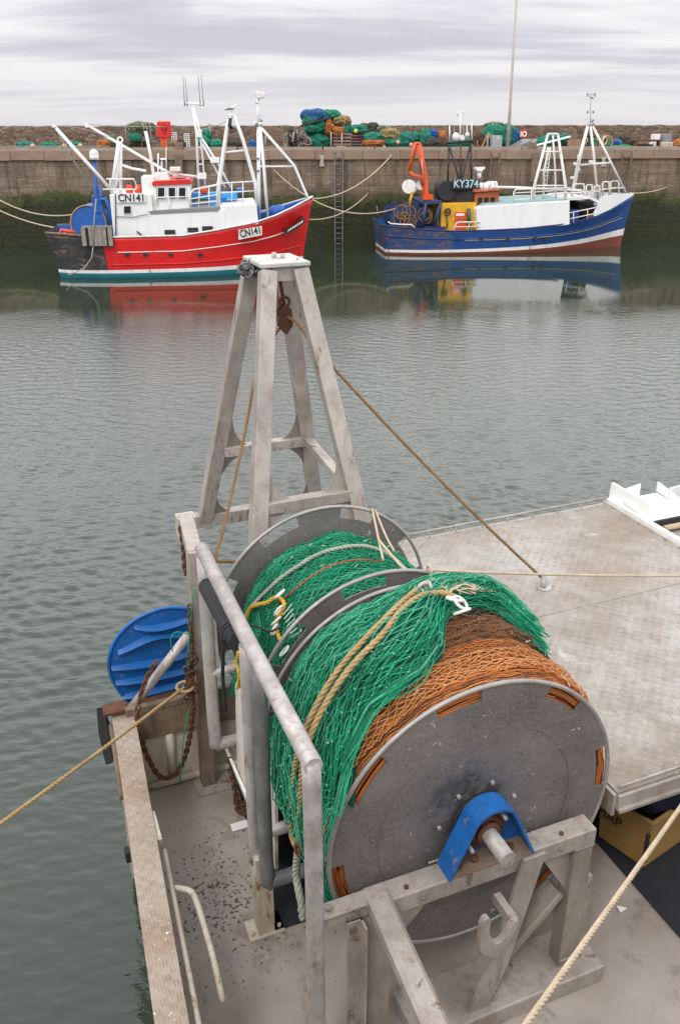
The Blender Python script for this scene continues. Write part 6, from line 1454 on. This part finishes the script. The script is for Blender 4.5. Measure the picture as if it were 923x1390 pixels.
heap(513, 545, 'tan and green net mound right of the orange banded bundle', [(513, 532, 171, 184, .8, .5, NOL), (517, 541, 175, 192, 0, .6, NY), (518, 546, 187, 206, -.1, .7, NG)], 2.6, group=G)
heap(540, 570, 'loose green net mound behind the orange crane', [(540, 562, 180, 206, 0, .7, NT), (555, 569, 181, 200, .3, .6, NG)], 2.8, group=G)
heap(572, 604, 'net roll banded teal, blue and orange beside the crane', [(571, 586, 177, 206, 0, .6, NT), (582, 594, 176, 191, -.2, .45, NB), (593, 605, 178, 191, -.2, .4, NO)], 2.5, group=G)
heap(578, 605, 'dark brown net heap below the banded net roll', [(577, 604, 188, 206, -.4, .6, ND)], 2.0, group=G)
heap(604, 640, 'green net lying behind the black mast of the blue boat', [(604, 620, 192, 206, 0, .5, NT), (612, 640, 187, 206, .3, .6, NG)], 2.8, group=G)
for i, (x, y) in enumerate(((540, 193), (558, 196.5), (583, 201), (521, 200))):
    p = qpt(x, y, 1.5); p.z = max(p.z, QZ+.1)
    tag(MB().sphere(p, .10, 12, 8).build('net_float', M['pvc'] if i == 2 else worn('pink_float', (.62, .30, .26), .6)), ['pink float on the tan and green mound', 'pink float at the foot of the loose green mound by the crane', 'white float at the quay edge below the dark net heap', 'pinkish float beside the orange banded bundle'][i], 'float')
# scrap iron
sm_ = thing('scrap_metal', Q(qs(650, 2.4), 2.4, QZ), 'heap of rusty scrap iron and trawl gear left of the grey cabinet', 'scrap')
rnd = random.Random(4)
for k in range(14):
    x = rnd.uniform(642, 660); a = Q(qs(x, 2.4), 2.4+rnd.uniform(-.4, .4), QZ+.03); mb = MB(); mb.beam(a, a+QX*rnd.uniform(-.4, .4)+ZZ*rnd.uniform(.3, .85)+QN*rnd.uniform(-.2, .2), .05, .08); mb.build('iron_bar', M['rust'] if k % 3 else M['tan_rope'], sm_)
mb = MB(); blob(641, 661, 184, 196, 2.8, .4, ND, sm_, 'net_bundle', 77, .3)
heap(656, 682, 'green net mound with an olive top behind the grey cabinet', [(658, 682, 166, 178, .5, .6, NOL), (655, 684, 170, 206, 0, .8, NG)], 3.4, group=G)
heap(682, 700, 'teal and blue net heap right of the tall light pole', [(680, 698, 170, 206, .2, .7, NT), (690, 704, 176, 196, 0, .5, NB)], 3.2, group=G)
cb = thing('electric_cabinet', Q(qs(673, 1.8), 1.8, QZ), 'grey metal cabinet with a pale door badge, left of the tall light pole', 'cabinet')
mb = MB(); qbox(mb, 667, 184, 682, 207, 1.6, 2.1); a = 0; o = mb.build('cabinet_body', worn('cabinet_grey', (.33, .36, .38), .5), cb); bevel(o, .02)
mb = MB(); qbox(mb, 675.2, 185.8, 677.2, 188.6, 1.585, 1.6); mb.build('badge', M['white'], cb)
mb = MB(); qbox(mb, 660.5, 184, 663, 206, 1.6, 1.75); mb.build('side_post', M['galv'], cb)
lp = thing('light_pole', Q(qs(688, 1.3), 1.3, QZ), 'very tall thin pale light pole standing on the far quay', 'light pole')
b0_ = Q(qs(688.5, 1.3, 205), 1.3, QZ); top = hit(700.5, 0, QN, QO.dot(QN)+1.3); dd_ = (top-b0_).normalized()
MB().tube([b0_, b0_+(top-b0_)*.35, b0_+(top-b0_)*1.25], [.095, .07, .045], 12).build('shaft', worn('grey_tan_pole', (.44, .38, .34), .6), lp)
tp_ = b0_+(top-b0_)*1.25; mb = MB(); mb.box(tp_+ZZ*.05, (.8, .25, .12), (QX, QN, ZZ)); mb.build('lamp_head', M['grey_trim'], lp)
MB().disc(b0_+ZZ*.02, ZZ, .2, .04, 12).build('base_plate', M['rust_plate'], lp)
sg = thing('warning_sign', Q(qs(708, 6.9), 6.9, QZ), 'small red sign with white writing fixed to the parapet right of the light pole', 'sign')
mb = MB(); qbox(mb, 703, 177, 715, 187, 6.80, 6.84); o = mb.build('panel', M['red_trim'], sg)
a = qpt(705, 185, 6.78); b = qpt(713, 185, 6.78); lab_c = (qpt(704, 179.5, 6.78)+qpt(712, 185, 6.78))/2
text('lettering', 'NO', .36, lab_c, QX, ZZ, M['white'], sg, .004, thick=.012)
# sheets, planks, hatches
for i, (x0, y0, x1, y1, n, mat, lb_) in enumerate(((696, 197, 716, 189, 1.9, 'galv_dark', 'dark green sheet leaning low beside the teal and blue net heap'), (711, 193, 721, 189, 2.4, 'grey_trim', 'small dark blue grey board beyond the leaning sheet'))):
    a, b = qpt(x0, y0+4, n), qpt(x1, y1, n+.4); a.z = max(a.z, QZ+.05); mb = MB(); mb.beam(Vector((a.x, a.y, QZ+.12)), Vector((b.x, b.y, max(b.z, QZ+.3))), .8, .05); tag(mb.build('sheet', M[mat]), lb_, 'sheet')
tag(MB().beam(Q(qs(693, 1.6), 1.6, QZ+.1), Q(qs(732, 1.8), 1.8, QZ+.16), .25, .14).build('plank', M['timber']), 'brown timber baulk lying along the quay behind the kerb, left of the gantry', 'plank')
mb = MB(); mb.beam(Q(qs(727, 1.5), 1.5, QZ+.22), Q(qs(772, 1.9), 1.9, QZ+.62), .14, .07); tag(mb.build('plank', M['white']), 'long white plank slanting upwards behind the white gantry', 'plank')
heap(728, 768, 'bright green net mound behind the top of the white gantry', [(728, 748, 187, 206, 0, .5, NT), (740, 769, 181.5, 195, .3, .6, NG), (735, 768, 192, 206, .3, .5, ND)], 2.8, group=G)
mb = MB(); mb.prism([qpt(x, y, 1.8) for x, y in ((770, 190), (788, 189), (790, 206), (772, 206))], QN*.15); tag(mb.build('rusty_plate', worn('salmon_rust_plate', (.30, .17, .11), .8, 0, .25, (.12, .06, .04), .6, 3)), 'salmon brown rusty plate between the gantry and the fore mast', 'plate')
wh_ = thing('trawl_wheel_pile', Q(qs(810, 2.2), 2.2, QZ), 'pile of rubber trawl wheels and coiled rope behind the fore mast', 'trawl gear')
rnd = random.Random(6)
for k in range(16):
    x = rnd.uniform(791, 826); mb = MB(); mb.torus(Q(qs(x, 2.2), 2.2+rnd.uniform(-.4, .4), QZ+.2+rnd.uniform(0, .28)), QN+QX*rnd.uniform(-.8, .8), rnd.uniform(.14, .26), rnd.uniform(.03, .06), 18, 6); mb.build('trawl_wheel', [M['rubber'], M['tan_rope'], M['rubber'], M['green_twine'], M['pale_rope'], M['timber']][k % 6], wh_)
mb = MB(); mb.torus(Q(qs(821, 1.8), 1.8, QZ+.33), QN, .34, .035, 24, 6); mb.build('rope_coil', M['tan_rope'], wh_)
heap(828, 842, 'small bright blue net bundle right of the trawl wheels', [(828, 842, 190, 202, 0, .4, NB)], 2.8, group=G)
heap(828, 858, 'low pale teal net lying left of the rusty iron frame', [(828, 858, 197, 206, 0, .6, NT)], 2.0, group=G, rough=.15)
heap(840, 858, 'dark brown tangled gear against the parapet at the right', [(838, 858, 186, 204, 0, .5, ND)], 4.6, group=G, rough=.35)
# rusty frame
fr_ = thing('iron_table', Q(qs(878, 1.4), 1.4, QZ), 'rusty iron table frame on the quay edge at the right', 'frame')
mb = MB(); qbox(mb, 860, 189.5, 896, 191.5, 1.0, 1.8); mb.build('top_bar', M['rust'], fr_)
for x in (860, 891.5): mb = MB(); qbox(mb, x, 191.5, x+5, 210, 1.0, 1.3); mb.build('leg', M['rust'], fr_)
mb = MB(); qbox(mb, 865, 202, 892, 207, 1.0, 1.5); mb.build('shelf', worn('salmon_rust_plate', (.30, .17, .11), .8), fr_)
mb = MB(); qbox(mb, 868, 196, 886, 201, 1.5, 1.9); mb.build('grille', M['rubber'], fr_)
for i, (x0, y0, x1, y1, n, mat, lb_) in enumerate(((886, 193, 890.5, 204, 1.9, 'white_dirty', 'narrow white box inside the right end of the rusty frame'), (898, 193, 914, 208, 1.9, 'cream', 'cream coloured fish tub right of the rusty frame'), (888, 182, 896, 192, 4.5, 'white_dirty', 'small white box on a post behind the rusty frame'), (900, 182, 912, 193, 4.5, 'grey_trim', 'grey equipment box behind the cream fish tub'))):
    mb = MB(); qbox(mb, x0, y0, x1, min(y1, 206), n, n+.6); mb.box(Q((qs(x0, n)+qs(x1, n))/2, n+.3, QZ+.05), (.5*(qs(x1, n)-qs(x0, n)), .3, .12), (QX, QN, ZZ)); 
    zb_ = zat(min(y1, 206), x0, n)
    if zb_ > QZ+.1: mb.tube([Q((qs(x0, n)+qs(x1, n))/2, n+.3, QZ), Q((qs(x0, n)+qs(x1, n))/2, n+.3, zb_)], .05, 6)
    tag(bevel(mb.build('storage_box', M[mat]), .02), lb_, 'box')
heap(914, 940, 'brown and orange net bundle at the right end of the quay', [(914, 940, 189, 206, 0, .5, NO), (918, 945, 194, 206, -.2, .5, ND)], 2.0, group=G)
# bollards on the edge
for i, x in enumerate((243.5, 722)):
    t = thing('bollard', Q(qs(x, .5), .5, QZ), ['dark square timber bollard at the quay edge right of the lifebelt post', 'dark square timber bollard at the quay edge right of the red sign'][i], 'bollard', 'timber bollards on the quay edge')
    o = MB().box(Q(qs(x, .5), .5, QZ+.14), (.36, .36, .50), (QX, QN, ZZ)).build('post', M['timber'], t); bevel(o, .03)
    MB().box(Q(qs(x, .5), -.16, QZ-.75), (.34, .12, 1.3), (QX, QN, ZZ)).build('facing', M['timber'], t)
# ladders on the wall face
def ladder(x, w, z0, label, mat='galv_dark', back=True):
    s = qs(x, 0, 260); t = thing('quay_ladder', Q(s, -.15, z0), label, 'ladder', 'ladders on the harbour wall')
    for q in (-w/2, w/2): MB().beam(Q(s+q, -.16, z0), Q(s+q, -.16, QZ-.02), .05, .06, QN).build('rail', M[mat], t)
    n = int((QZ-z0)/.25)
    for i in range(n): MB().tube([Q(s-w/2, -.16, z0+.15+i*.25), Q(s+w/2, -.16, z0+.15+i*.25)], .018, 6).build('rung', M[mat], t)
ladder(459.5, .38, -.4, 'grey iron ladder down the wall between the two far boats', 'galv_dark')
ladder(668, .40, -.4, 'weedy dark ladder on the wall behind the wheelhouse of the blue boat', 'timber')
ladder(843, .45, -.4, 'dark ladder on the wall beyond the bow of the blue boat', 'timber')
M['chip'] = worn('limewash', (.50, .44, .34), .9, 0, .15, (.25, .2, .15), .5, 4)
for i, (x, y0, y1, w) in enumerate(((437, 211, 226, 6), (819, 213, 226, 6))):
    mb = MB(); a, b = qpt(x-w/2, y1, -.02), qpt(x+w/2, y0, -.02); 
    mb.prism([qpt(x-w/2-1, y0, -.13), qpt(x+w/2+1, y0, -.13), qpt(x+w/2-1, y0+4, -.12), qpt(x+w/2, y1, -.06), qpt(x-w/2, y1, -.06), qpt(x-w/2+1, y0+4, -.12)], QN*.1); tag(mb.build('fender_sack', M['chip']), ['cream sacking strip hanging over the quay edge by the grey ladder', 'yellowish sacking strip hanging over the quay edge behind the fore mast'][i], 'sacking')
# clutter by the ladder head
heap(456, 474, 'grey white bundle at the ladder head on the quay edge', [(455, 474, 199, 207, 0, .3, NOL)], 1.0, group=G)
# pipe rail on quay left of nets
mb = MB(); mb.tube([Q(qs(0, .75), .75, QZ+.22), Q(qs(150, .75), .75, QZ+.22)], .035, 6); tag(mb.build('quay_pipe', M['rust_plate']), 'thin pipe running along the left quay edge', 'pipe')

# ------------------------------------------------------------------ sky and light
w = bpy.data.worlds.new('World'); scene.world = w; w.use_nodes = True; nt = w.node_tree; nt.nodes.clear()
out = nt.nodes.new('ShaderNodeOutputWorld')
sun_el, sun_az = R(52), R(205)
sky = nt.nodes.new('ShaderNodeTexSky'); sky.sky_type = 'NISHITA'; sky.sun_disc = False; sky.sun_elevation = sun_el; sky.sun_rotation = sun_az
bg1 = N(nt, 'ShaderNodeBackground', inp={'Color': sky.outputs[0], 'Strength': .06})
tc = N(nt, 'ShaderNodeTexCoord').outputs['Generated']; sx = N(nt, 'ShaderNodeSeparateXYZ', inp={0: tc}); z = sx.outputs[2]
zc = mth(nt, 'MAXIMUM', z, 0.0)
den = mth(nt, 'ADD', zc, .09)                     # project onto a cloud ceiling
pv_ = N(nt, 'ShaderNodeCombineXYZ', inp={0: mth(nt, 'DIVIDE', sx.outputs[0], den), 1: mth(nt, 'DIVIDE', sx.outputs[1], den), 2: 0.0}).outputs[0]
m1 = N(nt, 'ShaderNodeMapping', inp={'Vector': pv_, 'Scale': (.24, .42, 1), 'Rotation': (0, 0, .12), 'Location': (3.1, 2.35, 0)}).outputs[0]
c1 = nz(nt, m1, 1.15, 4, .5, .6); m2_ = N(nt, 'ShaderNodeMapping', inp={'Vector': pv_, 'Scale': (.6, 1.3, 1), 'Location': (4, 2, 0)}).outputs[0]; c2 = nz(nt, m2_, 1.6, 6, .6, .2)
cm = mth(nt, 'ADD', mth(nt, 'MULTIPLY', c1, .76), mth(nt, 'MULTIPLY', c2, .24))
cc = ramp(nt, cm, [(.43, (.60, .59, .69)), (.48, (.69, .68, .77)), (.525, (.87, .86, .905)), (.575, (1.0, .995, 1.0))])
hz_ = mix(nt, ramp(nt, z, [(0.0, .9), (.06, .25), (.14, 0.0)]), cc, (.88, .86, .885))
hz_ = mix(nt, ramp(nt, z, [(.14, 0.0), (.26, .75)]), hz_, (.90, .90, .905))
lift = mth(nt, 'MULTIPLY', ramp(nt, zc, [(0, .36), (.11, .385), (.24, .78), (.42, 1.0), (.62, .84), (1, .66)]), 2.65)
bg2 = N(nt, 'ShaderNodeBackground', inp={'Color': hz_, 'Strength': lift})
ad = N(nt, 'ShaderNodeMixShader', inp={0: .93, 1: bg1.outputs[0], 2: bg2.outputs[0]}); nt.links.new(ad.outputs[0], out.inputs[0])
sd_ = bpy.data.lights.new('sun', 'SUN'); sd_.energy = 1.3; sd_.angle = R(12); sd_.color = (1, .96, .90)
so_ = bpy.data.objects.new('sun', sd_); C.objects.link(so_)
dv = Vector((math.sin(sun_az)*math.cos(sun_el), math.cos(sun_az)*math.cos(sun_el), math.sin(sun_el)))
so_.rotation_euler = dv.to_track_quat('Z', 'Y').to_euler(); so_.location = (0, -10, 30)
scene.view_settings.view_transform = 'Standard'; scene.view_settings.look = 'None'; scene.view_settings.exposure = 0; scene.view_settings.gamma = 1
